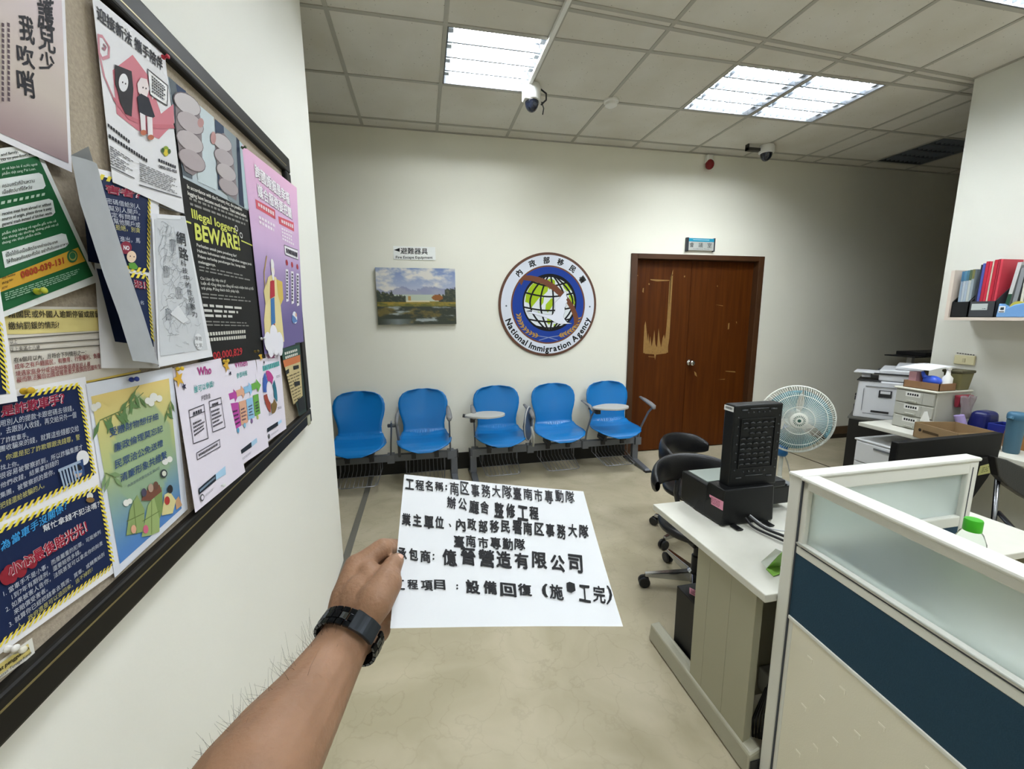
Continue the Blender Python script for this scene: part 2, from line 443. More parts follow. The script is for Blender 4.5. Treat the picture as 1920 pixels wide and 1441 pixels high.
# ---------------------------------------------------------------- notice board on the left wall
XF = XL+.030            # front of the frame
XC = XL+.012            # cork face
cork_m = mat('cork_cloth', 'ac9f8d', rough=.9, var=.12, scale=180, bump=.3, bscale=300)
frame_m = mat('black_frame', '14120f', rough=.5, var=.3, scale=14, spec=.3)
brass_m = mat('brass_line', '8f8258', rough=.4, metal=.6)
yb0, yb1 = .22, 1.956
zt = lambda y: 2.100+(y-1.98)*.036
zb = lambda y: 1.010+(y-1.924)*.024
board = thing('notice_board', 'large black framed cork notice board covered in posters on the left wall', 'notice board', (XL, 1.2, 1.0))
def slab(m, x0, x1, ya, yb_, za, zc, o=None):
    mb = o or MB(m)
    mb.hexa([(x0, ya, za(ya)), (x0, yb_, za(yb_)), (x0, yb_, zc(yb_)), (x0, ya, zc(ya))],
            [(x1, ya, za(ya)), (x1, yb_, za(yb_)), (x1, yb_, zc(yb_)), (x1, ya, zc(ya))], m)
    return mb
slab(cork_m, XL, XC, yb0+.02, yb1-.02, lambda y: zb(y)+.02, lambda y: zt(y)-.02).build('cork_panel', board)
fw = .060
fr = slab(frame_m, XL, XF, yb0, yb1, lambda y: zt(y)-fw, zt)
slab(frame_m, XL, XF, yb0, yb1, zb, lambda y: zb(y)+fw, fr)
slab(frame_m, XL, XF, yb1-fw, yb1, lambda y: zb(y)+fw, lambda y: zt(y)-fw, fr)
slab(frame_m, XL, XF, yb0, yb0+fw, lambda y: zb(y)+fw, lambda y: zt(y)-fw, fr)
fr.build('frame', board, bevel=.007, seg=3)
slab(brass_m, XF-.002, XF+.0006, yb0+fw, yb1-fw+.006, lambda y: zt(y)-fw+.016, lambda y: zt(y)-fw+.019).build('brass_inlay', board)
slab(brass_m, XF-.002, XF+.0006, yb0+fw, yb1-fw+.006, lambda y: zb(y)+fw-.019, lambda y: zb(y)+fw-.016).build('brass_inlay', board)
slab(mat('clear_tape', 'b9b596', rough=.25), XF, XF+.001, yb1-.075, yb1-.03, lambda y: zb(y)-.002, lambda y: zb(y)+.04).build('tape', board, label='yellowed tape on the frame corner')

def wallsheet(q, off, m, wave=.002, ph=0., grid=8):
    off = off if isinstance(off, (list, tuple)) else [off]*4
    c = [onx(XC+o, p) for p, o in zip(q, off)]
    # keep the sheet plane
    n = (c[1]-c[0]).cross(c[3]-c[0]).normalized(); d = ray(*q[2]); c[2] = CAM + d*((c[0]-CAM).dot(n)/d.dot(n))
    wv = None
    return Sheet(c, m, wave=wv, grid=grid)
def poster(name, label, q, off, colour, **k):
    s = wallsheet(q, off, ink(colour), **k); s.name_, s.label_ = name, label
    return s
def done(s, cat='poster', group='posters pinned to the notice board'):
    o = s.build(s.name_); tag(o, s.label_, cat, group); return o

NAVY, WHITE, CRIM, YEL = '13234a', 'efeef2', '8e1c3c', 'e8d44a'
# calligraphy poster
s = poster('calligraphy_poster', 'pinkish poster with large brush calligraphy at the top left of the board', [(-120, -282), (119, -60), (135, 323), (-120, 209)], .010, 'e9e6ea')
s.pic([(-120, -282), (112, -66), (128, 306), (-120, 196)], lambda a, b: mix(mix((214, 196, 208), (196, 182, 172), min(1, b*1.6)), (150, 124, 128), max(0, b-.72)*3.2+max(0, .25-a)*.3), 12, 14)
for ch, q in (('護', [(68, -3), (100, -3), (100, 56), (68, 54)]), ('兒', [(70, 47), (101, 50), (102, 100), (71, 94)]), ('少', [(71, 95), (101, 99), (102, 135), (72, 130)]),
              ('我', [(33, 26), (62, 32), (63, 83), (34, 76)]), ('吹', [(29, 82), (62, 88), (63, 129), (30, 121)]), ('哨', [(29, 128), (63, 134), (64, 184), (30, 176)])):
    s.text(ch, q, '26242a', bold=.022, k=2, hand=.03)
for x in (12, 1):
    for i in range(15):
        y = 42+i*10
        s.poly([(x, y), (x+4.5, y+1.5), (x+4.7, y+8.5), (x+.2, y+7)], '5a4a52', 2)
done(s)
# companion poster with two seated figures
s = poster('companion_poster', 'white poster with two seated cartoon figures on a red shape, at the top', [(172, -12), (309, 103), (346, 402), (211, 341)], .011, 'e6e5e9')
Z = lambda *pts: [(x/3.003, y/3.003) for x, y in pts]
s.text('迎接新法 攜手陪伴', [(179, 8), (304, 111), (304, 134), (181, 36)], '33333a', bold=.025)
s.poly(Z((745, 308), (832, 425), (905, 640), (975, 585), (980, 692), (893, 782), (772, 732), (655, 640), (632, 395)), 'cf7d8a', 1)
sw = [(555, 290), (575, 330), (610, 318), (612, 262), (575, 205), (552, 200), (556, 300), (585, 430), (640, 560)]
s.line(Z(*sw), .0045, 'c88a96', 1); s.line(Z((640, 560), (720, 660), (840, 710), (975, 712)), .007, 'c8707e', 2)
s.line(Z((580, 250), (592, 262), (584, 280), (572, 268)), .003, 'a06a76', 2)
s.poly(Z((640, 362), (735, 400), (745, 500), (735, 655), (700, 640), (670, 575), (660, 520), (643, 470)), '2b272b', 3)
s.spot((687/3.003, 464/3.003), 9, 17, 'e9e7ea', 4)
s.poly(Z((765, 470), (785, 436), (820, 445), (833, 500), (820, 545), (790, 545), (770, 515)), 'ecdfe0', 4)
s.poly(Z((765, 545), (785, 525), (830, 550), (865, 655), (850, 665), (830, 655), (775, 635)), '20222e', 4)
for q in (((778, 632), (808, 648), (812, 755), (786, 745)), ((818, 655), (848, 660), (852, 778), (824, 768))): s.poly(Z(*q), 'e9e3e6', 5)
for c in ((797, 745), (838, 772)): s.spot((c[0]/3.003, c[1]/3.003), 6, 5, 'b9694e', 6)
for c in ((678, 462), (696, 470), (795, 492), (812, 497)): s.spot((c[0]/3.003, c[1]/3.003), 1.2, 1.8, '3a2a30', 6)
s.poly(Z((826, 388), (941, 482), (937, 594), (862, 548), (856, 560), (850, 540), (840, 530)), 'f4f3f5', 2)
s.line(Z((826, 388), (941, 482), (937, 594), (862, 548), (840, 530), (826, 388)), .0022, '3a3a40', 3)
s.greek(Z((848, 420), (928, 490), (925, 570), (850, 520)), 6, '3c3c44', words=7, cjk=True, h=.6, k=4)
s.greek(Z((602, 690), (730, 790), (730, 812), (604, 714)), 1, '1f1f26', words=9, cjk=True, h=.8, ragged=0)
s.greek(Z((608, 750), (828, 895), (828, 920), (610, 776)), 1, '1f1f26', words=15, cjk=True, h=.8, ragged=0)
s.greek(Z((616, 815), (750, 905), (748, 990), (618, 925)), 8, '55555c', words=6, ragged=.7, h=.4)
s.greek(Z((780, 910), (1000, 1010), (995, 1095), (785, 1020)), 9, '6a6a70', words=9, ragged=.2, h=.42)
for a, b in (((616, 936), (752, 1003)), ((780, 1040), (1018, 1112)), ((888, 1158), (1040, 1205))): s.line(Z(a, b), .0018, '44444a', 2)
for c, r, m in (((930, 850), 6, '8aa23c'), ((930, 858), 4, 'd8c23e'), ((912, 846), 3, '3f5c34'), ((948, 852), 3, '3f5c34')): s.spot((c[0]/3.003, c[1]/3.003), r, r*1.6, m, 3)
s.greek(Z((888, 888), (990, 930), (990, 955), (890, 912)), 1, '30303a', words=8, cjk=True, h=.7, ragged=0)
s.text('0800-005-850', Z((890, 925), (992, 958), (992, 976), (892, 944)), '303038', bold=.02)
done(s)
# illegal logging poster
s = poster('logging_poster', 'black poster warning illegal loggers, with fists gripping bars in its top photo', [(313, 142), (455, 277), (498, 671), (378, 690)], .006, '191919')
Z = lambda *pts: [(160+x/3.002, y/3.002) for x, y in pts]
s.poly([(313, 142), (455, 277), (475, 400), (343, 333)], 'b9c4cb', 1)
s.poly(Z((465, 430), (590, 540), (600, 1010), (545, 985)), '5d666e', 2)
s.poly(Z((505, 470), (560, 510), (575, 560), (520, 560)), '2c3d5c', 3)
s.poly(Z((600, 560), (720, 660), (735, 1070), (630, 1020)), 'c9d5da', 3)
s.poly(Z((725, 668), (775, 710), (800, 1080), (745, 1065)), '33455e', 3)
s.poly(Z((775, 710), (850, 775), (880, 1170), (800, 1120)), '8c979d', 3)
s.poly(Z((845, 770), (862, 790), (890, 1168), (862, 1150)), '24344c', 4)
s.poly(Z((862, 790), (884, 815), (945, 1190), (890, 1168)), 'b5cad2', 4)
s.poly(Z((500, 545), (560, 520), (625, 575), (648, 690), (650, 800), (655, 950), (600, 988), (555, 960), (520, 850), (503, 700)), '8c8285', 4)
s.poly(Z((722, 760), (775, 748), (812, 800), (835, 960), (852, 1080), (845, 1130), (775, 1075), (740, 960), (728, 850)), '8c8285', 4)
for i, (x, y) in enumerate(((565, 585), (582, 690), (580, 795), (592, 900))):
    fx, fy = Z((x, y))[0]; ov = lambda a, b, sl: [(fx+a*math.cos(q*.35)+.0*sl, fy+b*math.sin(q*.35)+sl*a*math.cos(q*.35)) for q in range(18)]
    s.poly(ov(26, 20, .45), '776c70', 5); s.poly(ov(24.5, 18.2, .45), ('c9c2c4', 'b9aeb1', 'c0b6b8', 'b2a6a9')[i], 6)
for i, (x, y) in enumerate(((762, 800), (774, 885), (786, 968), (800, 1050))):
    fx, fy = Z((x, y))[0]; ov = lambda a, b, sl: [(fx+a*math.cos(q*.35), fy+b*math.sin(q*.35)+sl*a*math.cos(q*.35)) for q in range(18)]
    s.poly(ov(19, 16, .45), '776c70', 5); s.poly(ov(18, 14.4, .45), ('c4bcbe', 'b4aaad', 'beb5b7', 'aea3a6')[i], 6)
s.spot(Z((712, 775))[0], 5, 12, 'b98e8c', 7); s.spot(Z((640, 690))[0], 6, 9, 'b98e8c', 7)
s.block(['In accordance with the Forestry Act, the penalties', 'logging have become much heavier. Think twice before'], [(349, 343), (460, 391), (461, 409), (351, 366)], 'e8e6e0', bold=.02, lead=1.15)
s.greek([(353, 366), (466, 411), (467, 427), (356, 387)], 2, '8d8c88', words=14, h=.45)
s.text('Illegal loggers,', [(357, 390), (443, 425), (444, 442), (360, 414)], 'd9dd6a', bold=.022)
s.text('BEWARE!', [(363, 417), (447, 442), (450, 470), (366, 450)], 'd9dd6a', bold=.03)
for c in ((442, 428), (451, 441)):
    p = s.px(c); pts = [p+s.ex*.009*math.cos(a*PI/5)+s.ey*.007*math.sin(a*PI/5) for a in range(11)]; s.line(pts, .0028, 'dcdcda', 3)
s.line([(346, 414), (357, 418)], .004, 'd9dd6a', 2); s.line([(452, 451), (479, 463)], .004, 'd9dd6a', 2)
s.block(['Perhatian untuk para penebang liar!', 'Hukum kehutanan telah meningkatkan sanggup jerah', 'Pidana terhadap penebangan liar, harap tidak', 'melanggarnya.'], [(367, 454), (470, 484), (472, 514), (371, 494)], 'd8d7d2', bold=.02, lead=1.25)
s.greek([(372, 496), (473, 517), (474, 529), (373, 509)], 2, '8d8c88', words=12, h=.4)
s.block(['Các Lâm tặc hãy chú ý!', 'Luật về rừng nâng cao đáng kể trách nhiệm hình sự đối', 'trái phép. Đừng thách thức pháp luật.'], [(374, 517), (474, 530), (475, 552), (377, 543)], 'd8d7d2', bold=.015, lead=1.2)
s.greek([(377, 547), (475, 557), (475, 568), (379, 560)], 2, '8d8c88', words=12, h=.4)
s.greek([(379, 567), (461, 574), (462, 598), (384, 596)], 3, 'cfcec9', words=7, h=.5, ragged=.5)
s.greek([(384, 599), (468, 603), (468, 613), (386, 612)], 2, '85847f', words=11, h=.4)
s.greek([(386, 621), (460, 616), (461, 636), (390, 642)], 2, 'd2d1c8', words=16, h=.6, cjk=True, ragged=.1)
s.text('00,000,829', [(398, 660), (453, 651), (454, 667), (400, 676)], 'b8323a', bold=.02)
done(s)
# cross-border marriage poster
s = poster('marriage_poster', 'pink and purple poster with a robed old man, overlapping the frame at the right end', [(453, 271), (556, 352), (569, 640), (496, 664)], [.008, .022, .022, .010], 'e6b9d3', wave=.003)
s.pic([(453, 271), (556, 352), (569, 640), (496, 664)], lambda a, b: mix(mix((236, 186, 218), (208, 178, 220), min(1, b*2)), (104, 92, 146), max(0, b-.42)*2.1+(.15*a if b > .5 else 0)), 8, 14)
for dx, c, k, bd in ((.7, '5a4c68', 2, .045), (-.3, 'f6f0f6', 4, .035)):
    s.text('跨國婚姻是幸福', [(475+dx, 305+dx), (541+dx, 362+dx), (543+dx, 386+dx), (478+dx, 333+dx)], c, bold=bd, k=k)
    s.text('媒合服務要把關', [(480+dx, 342+dx), (545+dx, 390+dx), (547+dx, 412+dx), (483+dx, 369+dx)], c, bold=bd, k=k)
s.poly([(478, 373), (515, 394), (516, 411), (480, 390)], 'd9606e', 2); s.poly([(521, 405), (550, 417), (551, 434), (523, 419)], 'd9606e', 2)
s.greek([(482, 378), (513, 396), (514, 407), (483, 387)], 1, 'f0d9df', words=7, cjk=True, h=.7, ragged=0, k=4); s.greek([(526, 410), (549, 420), (550, 430), (527, 418)], 1, 'f0d9df', words=6, cjk=True, h=.7, ragged=0, k=4)
s.greek([(484, 402), (520, 422), (521, 440), (486, 420)], 2, 'f2e6f2', words=7, cjk=True, h=.6); s.greek([(527, 425), (551, 436), (552, 462), (529, 450)], 4, 'f2e6f2', words=6, cjk=True, h=.6)
s.poly([(532, 459), (558, 469), (559, 487), (534, 477)], 'f2eef4', 2); s.line([(532, 459), (558, 469), (559, 487), (534, 477), (532, 459)], .002, '4a4456', 3)
s.greek([(535, 464), (557, 473), (557, 483), (536, 474)], 1, '3c3644', words=7, cjk=True, h=.85, ragged=0, k=5)
for x, y in ((537, 492), (547, 496), (557, 500)):
    s.disc(s.px((x, y)), .012, 'b13a44', 3, r2=.011); s.poly([(x-2.3, y+12), (x+2.6, y+13), (x+3.4, y+72), (x-1.2, y+74)], 'efeaf2', 3)
    for i in range(9): s.poly([(x-1.2, y+16+6*i), (x+1.4, y+16.4+6*i), (x+1.6, y+20.4+6*i), (x-1, y+20+6*i)], '4a4456', 4)
s.poly([(501, 520), (507, 515), (517, 520), (524, 560), (532, 640), (497, 655), (494, 600)], 'e6d69c', 3)
s.poly([(501, 522), (493, 545), (497, 572), (504, 560)], 'e0cf92', 4); s.poly([(517, 523), (528, 528), (530, 560), (525, 572), (520, 552)], 'd9bc5e', 4)
s.poly([(505, 527), (513, 524), (514, 555), (505, 560)], 'b5303e', 5); s.poly([(506, 560), (513, 557), (515, 605), (507, 610)], '3f74ae', 5); s.poly([(507, 610), (514, 606), (514, 618), (507, 624)], 'b5303e', 5)
s.disc(s.px((510, 505)), .016, 'efe6da', 5, r2=.021); s.disc(s.px((509, 494)), .015, 'f1eff0', 6, r2=.016); s.disc(s.px((510, 517)), .009, 'f1eff0', 6, r2=.016)
s.line([(499, 480), (494, 510), (497, 560)], .006, 'b99a5a', 4)
for x, y, r in ((501, 640, .032), (512, 628, .036), (523, 640, .034), (506, 655, .026), (524, 655, .022), (515, 647, .034)): s.disc(s.px((x, y)), r, 'eceaf2', 6, r2=r)
s.disc(s.px((552, 595)), .028, 'e8ecf4', 3, r2=.024); s.poly([(547, 590), (552, 594), (557, 602), (549, 606), (546, 600)], '5f86bd', 4); s.disc(s.px((554, 590)), .010, 'e3b7a0', 4, r2=.008)
done(s)
# green meat notice
s = poster('food_import_notice', 'green multilingual notice with a yellow hotline band, hanging slanted at far left', [(-70, 312), (76, 285), (187, 527), (-40, 612)], .007, 'e9ecea')
GR = '1f6138'
s.poly([(-65, 320), (70, 292), (174, 517), (-36, 600)], GR, 1)
s.poly([(-60, 284), (68, 270), (74, 288), (-60, 304)], 'eceeec', 2)
s.block(['and family,', 'cts to you from abroad'], [(-2, 286), (66, 273), (70, 287), (-2, 303)], '25302a', bold=.02, k=4)
s.block(['an và bạn bè ở nước ngoài', 'phẩm thịt sang Đài Loan.'], [(0, 312), (66, 304), (68, 318), (0, 329)], 'c5d8c9', bold=.015, k=4)
Z = lambda *pts: [(x/3.515, 150+y/3.515) for x, y in pts]
def rbox(s, q, c, k=2):
    A, B, Cc, Dd = q; L_ = lambda p, r, t: (p[0]+(r[0]-p[0])*t, p[1]+(r[1]-p[1])*t)
    s.poly([A, L_(B, A, .06), L_(B, Cc, .15), L_(Cc, B, .15), L_(Cc, Dd, .06), Dd], c, k)
rbox(s, Z((-30, 655), (268, 607), (300, 712), (-30, 772)), 'e3e9e8'); rbox(s, Z((-30, 858), (338, 776), (362, 888), (-30, 980)), 'e3e9e8'); rbox(s, Z((5, 1130), (425, 1002), (452, 1092), (25, 1238)), 'e3e9e8')
s.block(['ครอบครัวที่บ้านหวาน', 'เนื้อสัตว์มาที่ไต้หวัน'], Z((0, 680), (215, 645), (218, 715), (0, 755)), '2a332e', bold=.015, lead=1.25, k=4)
s.dash(*Z((0, 810), (302, 748)), 8, .003, 'b9d0be', duty=.6)
s.block(['receive meat from abroad or without', 'source of origin, please throw it away', 'general trash instead of kitchen waste.'], Z((0, 865), (330, 797), (334, 885), (0, 965)), '2a332e', bold=.02, lead=1.1, k=4)
s.block(['phẩm thịt không rõ nguồn gốc trên cả', 'vào thùng rác thường, không phải mà cả', 'thùng rác thực phẩm thừa.'], Z((0, 1000), (372, 912), (374, 985), (0, 1085)), 'c5d8c9', bold=.015, lead=1.25, k=4)
s.block(['เมื่อได้รับเนื้อสัตว์จากต่างประเทศ', 'ให้ทิ้งลงถังขยะทั่วไป อย่าทิ้งในขยะอาหาร'], Z((18, 1135), (432, 1035), (442, 1085), (35, 1215)), '2a332e', bold=.015, k=4)
s.poly(Z((-40, 1320), (508, 1102), (556, 1192), (-40, 1410)), 'd3a33a', 2)
s.text('0800-039-131', Z((120, 1262), (405, 1166), (412, 1208), (130, 1308)), 'a8432a', bold=.03, k=4)
s.block(['tion hotline', 'thông báo', 'ความ'], Z((0, 1290), (90, 1265), (80, 1345), (0, 1385)), '3a3222', bold=.01, k=4)
s.spot((133, 480), 10, 12, '2f6a44', 3); s.spot((133, 480), 7, 8.5, 'a9a85a', 4); s.spot((132, 479), 5.5, 6.5, '2f6a44', 5)
s.greek(Z((15, 1400), (540, 1230), (560, 1270), (25, 1455)), 4, '9cc2a6', words=20, h=.45, k=4)
s.text('ทั้งหมด', Z((-30, 1270), (5, 1260), (5, 1290), (-30, 1300)), GR)
done(s)
# overstay fine notice
s = poster('overstay_notice', 'cream notice with a yellow heading about overstaying fines, under the green notice', [(-45, 573), (225, 576), (263, 697), (-30, 752)], .002, 'ddd6cc')
s.poly([(-40, 579), (222, 580), (233, 617), (52, 626), (-38, 627)], 'e4d48e', 1); s.poly([(180, 580), (222, 580), (233, 617), (184, 619)], 'd6bb58', 2)
s.text('籍國民或外國人逾期停留或居留，符合', [(11, 581), (212, 583), (213, 595), (12, 596)], '35302a', bold=.012, k=3)
s.text('繳納罰鍰的情形?', [(12, 603), (108, 602), (109, 615), (14, 618)], '35302a', bold=.012, k=3)
for a, b in (((14, 635), (234, 619)), ((17, 647), (237, 632)), ((19, 659), (240, 643))): s.line([a, b], .0015, '6a655c', 2)
s.text('以上', [(16, 636), (30, 635), (31, 644), (17, 645)], '4a443c'); s.text('以上未滿十八歲', [(16, 650), (73, 646), (74, 656), (17, 660)], '4a443c')
s.text('在6個月以內，且符合下列情形之一：', [(24, 670), (160, 655), (160, 665), (25, 680)], '3f3a34', bold=.008)
s.text('成年之有戶籍國民，有撫育、行使權利、負擔義務或會面交往事實', [(25, 682), (238, 654), (239, 664), (26, 693)], '8e3a3c', bold=.008)
s.text('境遇家庭身分或協助特殊境遇家庭人員', [(27, 695), (168, 677), (168, 687), (28, 706)], '8e3a3c', bold=.008)
s.text('礙而無法獨自出國或罹患重大疾病而出國有生命危險之虞', [(29, 707), (217, 677), (218, 686), (30, 718)], '8e3a3c', bold=.008)
s.line([(160, 716), (262, 695)], .003, 'd6bb58', 2)
done(s)
# anti-fraud sheet with its left half peeling off the wall
s = poster('fraud_notice', 'navy anti-fraud notice with yellow hazard edging, its left side curling off as a flap painted grey for shade', [(165, 311), (298, 345), (300, 690), (190, 690)], .008, WHITE, wave=0)
s.poly([(150, 320), (281, 354), (279, 511), (165, 490)], NAVY, 1); s.poly([(180, 503), (277, 517), (288, 650), (215, 640)], NAVY, 1)
for a, b, n in (((172, 327), (280, 356), 9), ((279, 358), (277, 508), 18), ((200, 497), (276, 508), 7), ((200, 509), (275, 519), 7), ((275, 521), (286, 640), 16)): s.dash(a, b, n, .009, YEL, 2)
for c, bd, k in (('f0dde2', .07, 3), (CRIM, .03, 4)): s.text('害者？', [(195, 344), (262, 359), (262, 374), (197, 362)], c, bold=bd, k=k)
for t, q in (('密碼借給別人', [(197, 370), (261, 383), (261, 393), (199, 381)]), ('幫別人開戶。', [(201, 384), (261, 394), (261, 404), (203, 395)]), ('定有問題！', [(206, 397), (258, 405), (258, 414), (208, 407)]),
             ('幫他開戶或', [(210, 408), (261, 417), (261, 427), (212, 419)]), ('進出，馬', [(222, 442), (261, 446), (261, 456), (224, 453)]), ('名', [(261, 563), (268, 564), (268, 571), (261, 570)])): s.text(t, q, 'c6cbd8', k=3)
s.text('拒絕，別貪', [(214, 420), (261, 427), (261, 437), (216, 431)], 'c9c37a', k=3)
for c, bd, k in (('f0dde2', .07, 3), (CRIM, .03, 4)): s.text('犯！', [(248, 523), (271, 527), (272, 543), (250, 539)], c, bold=bd, k=k)
s.spot((234, 464), 11, 12, '8a2a40', 3); s.text('NO', [(229, 459), (240, 461), (240, 469), (229, 468)], 'f2eef2', bold=.03, k=4)
s.spot((244, 481), 9, 11, 'e8cdb4', 4); s.spot((241, 480), 1, 1.3, '3a2a2a', 5); s.spot((248, 481), 1, 1.3, '3a2a2a', 5); s.poly([(238, 493), (250, 492), (256, 500), (254, 505), (240, 503)], '5f9a3c', 4)
s.name_ = 'sheet'
froot = thing('fraud_notice', s.label_, 'poster', tuple(onx(XC, (230, 500))), 'posters pinned to the notice board')
fl_m = mat('shaded_paper_back', 'a4a7aa', rough=.8, var=.04, scale=30)  # white paper; the shade on the flap is put into this grey
s.build('sheet', froot)
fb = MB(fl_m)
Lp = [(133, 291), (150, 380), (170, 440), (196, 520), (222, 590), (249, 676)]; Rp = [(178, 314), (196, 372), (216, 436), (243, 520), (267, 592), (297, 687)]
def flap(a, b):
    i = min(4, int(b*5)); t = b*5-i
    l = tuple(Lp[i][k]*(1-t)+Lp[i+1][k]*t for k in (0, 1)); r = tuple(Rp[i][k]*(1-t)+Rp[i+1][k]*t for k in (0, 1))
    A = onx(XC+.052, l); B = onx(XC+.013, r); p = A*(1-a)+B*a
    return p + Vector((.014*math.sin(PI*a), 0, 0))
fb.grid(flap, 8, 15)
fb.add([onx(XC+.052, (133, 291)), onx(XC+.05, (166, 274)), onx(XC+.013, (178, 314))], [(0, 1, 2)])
fb.build('curled_flap', froot, smooth=True, label='paper back curling towards the room, its shade painted in grey')
# drawing poster
s = poster('drawing_poster', 'tall grey line drawing of many hands with vertical Chinese title', [(284, 400), (347, 405), (399, 668), (297, 688)], .015, 'e4e5ea', wave=.002)
s.poly([(289, 411), (346, 407), (389, 655), (300, 667)], 'cdd0d5', 1)
s.poly([(293, 403), (337, 404), (338, 411), (294, 409)], 'e9eaee', 2)
random.seed(3)
def inside(x, y):
    t = (y-420)/240; return 292+10*t < x < 345+40*t
for i in range(150):
    y = random.uniform(415, 650); t = (y-420)/240; x = random.uniform(294+9*t, 340+42*t); a = random.uniform(0, 6.3); pts = [(x, y)]
    for k in range(random.randint(3, 7)):
        a += random.uniform(-.8, .8); pts.append((pts[-1][0]+3.2*math.cos(a), pts[-1][1]+5*math.sin(a)))
    if all(inside(*p) and 412 < p[1] < 656 for p in pts): s.line(pts, .0009, random.choice(['a4a8ad', 'b2b6ba', '92969c']), 2)
for fx, fy in ((318, 470), (330, 560), (350, 590), (310, 600), (306, 520)):
    for k in range(4):
        a = -1.9+.3*k; x, y = fx+2.2*k, fy
        s.line([(x, y), (x+3*math.cos(a), y+22*math.sin(a)), (x+2+3*math.cos(a), y+21*math.sin(a)), (x+2.6, y)], .0012, '6f747b', 2)
s.poly([(318, 588), (333, 572), (352, 600), (342, 606)], 'dcdee2', 2)
for q, c, in (([(328, 432), (345, 437), (348, 462), (331, 456)], '網'), ([(332, 461), (350, 466), (353, 490), (336, 484)], '路')): s.text(c, q, '2e3036', bold=.01, k=3)
for i, c in enumerate('科技中的性別暴力'):
    x = 337+2.95*i; y = 487+13.6*i; s.text(c, [(x, y), (x+10, y+2), (x+11.5, y+13), (x+1.5, y+11)], '2e3036', k=3)
s.disc(s.px((371, 640)), .018, 'e0e2e6', 3, r2=.018); s.text('專題', [(363, 630), (376, 631), (377, 639), (364, 638)], '3a3c42', k=4); s.text('之家', [(364, 643), (377, 643), (378, 651), (365, 651)], '3a3c42', k=4)
s.line([(300, 668), (345, 660)], .0008, 'a9acb2', 2)
done(s)
# money mule notice
s = poster('money_mule_notice', 'two part navy notice with crimson titles at the bottom left of the board', [(-60, 747), (160, 706), (213, 1074), (-30, 1247)], .004, WHITE)
s.poly([(-45, 757), (148, 721), (176, 890), (-35, 987)], NAVY, 1); s.poly([(-35, 1008), (185, 912), (211, 1059), (-25, 1222)], NAVY, 1)
for a, b, n in (((47, 739), (147, 722), 9), ((147, 723), (175, 889), 20), ((0, 971), (175, 889), 16), ((0, 992), (184, 913), 16), ((185, 914), (210, 1056), 17), ((0, 1206), (210, 1060), 24)): s.dash(a, b, n, .0085, YEL, 2)
for c, bd, k in (('ecd8de', .065, 3), (CRIM, .028, 4)): s.text('是詐欺車手？', [(-2, 761), (117, 735), (119, 757), (-1, 783)], c, bold=bd, k=k)
LW, LY = 'c3c9d6', 'c2bd76'
for t, q, c in (('用別人的提款卡跟密碼去領錢，', [(-3, 788), (135, 759), (136, 770), (-3, 801)], LW), ('，去跟別人收錢，再交給另外一個', [(-2, 803), (140, 771), (141, 783), (-2, 816)], LW), ('了詐欺車手。', [(-2, 821), (50, 810), (51, 821), (-2, 832)], LW),
                ('團收騙來的錢，就算這些錢都交給', [(-3, 836), (145, 796), (146, 808), (-3, 848)], LW), ('，你還是犯了詐欺罪跟洗錢罪，警', [(-3, 855), (147, 813), (148, 824), (-3, 866)], LY), ('找上你。', [(-2, 872), (32, 863), (33, 873), (-2, 882)], LW),
                ('很容易被警察抓到，所以詐騙集團才', [(-3, 887), (152, 832), (153, 843), (-3, 899)], LW), ('他們收錢，結果拿到錢的', [(-2, 905), (107, 860), (108, 871), (-2, 916)], LW), ('集團，被警察抓的是你，', [(-3, 924), (99, 878), (100, 889), (-2, 935)], LW), ('把錢還給被騙的人。', [(-3, 943), (80, 903), (81, 914), (-2, 955)], LY)):
    s.text(t, q, c, k=3)
s.spot((153, 858), 12, 14, 'e6e6ea', 3)
s.poly([(128, 872), (153, 860), (157, 890), (137, 899)], '2c4674', 3); s.spot((142, 884), 9, 11, 'd9b9a2', 4); s.spot((141, 877), 9, 6, '20242e', 5); s.poly([(134, 884), (150, 881), (150, 886), (134, 889)], '5f86b8', 5)
for i in range(6): s.line([(108+6*i, 881-2.5*i), (117+5.4*i, 914-3.3*i)], .003, '9fb0c8', 5)
s.line([(106, 882), (146, 865)], .004, '9fb0c8', 5)
s.text('為當車手沒關係？', [(-2, 1017), (122, 938), (124, 954), (-1, 1035)], '3f9fe0', bold=.015, k=3)
s.text('幫忙拿錢不犯法嗎？', [(77, 985), (184, 938), (185, 950), (79, 998)], 'dfe2e8', bold=.01, k=3)
s.spot((166, 930), 6, 7, 'd8d6d0', 3); s.spot((166, 937), 8, 5, '8a6a3a', 4)
for x, y, r in ((16, 1076, 18), (34, 1066, 17), (56, 1052, 14), (8, 1082, 15)): s.spot((x, y), r*.8, r, '8e2230', 3)
for c, bd, k in (('f0e4e8', .06, 4), ('a02038', .024, 5)): s.text('小心最後賠光光！', [(8, 1061), (156, 975), (162, 997), (14, 1085)], c, bold=bd, k=k)
s.block(['1. 當車手不是小事，而是嚴重的犯罪，可能被判', '    1到7年有期徒刑，還要賠很多錢。', '2. 如果被害人告你，法院甚至可以拿走你的財產', '    來賠償受害者。', '3. 就算你已經把錢拿去買房、買車、或轉賣給別', '    人，政府還是可以追回來，逃不掉的！'], [(0, 1109), (186, 992), (196, 1052), (18, 1192)], LW, k=3, lead=1.25, ms={5: LY})
done(s)
# neighbouring navy notice, mostly outside the picture
s = poster('savings_notice', 'corner of a white edged navy notice at the far left picture edge', [(-120, 470), (-2, 530), (33, 752), (-90, 772)], .012, WHITE)
s.poly([(-110, 490), (-8, 545), (9, 690), (11, 738), (-80, 752)], NAVY, 1); s.dash((-4, 600), (10, 738), 14, .0085, YEL, 2)
done(s)
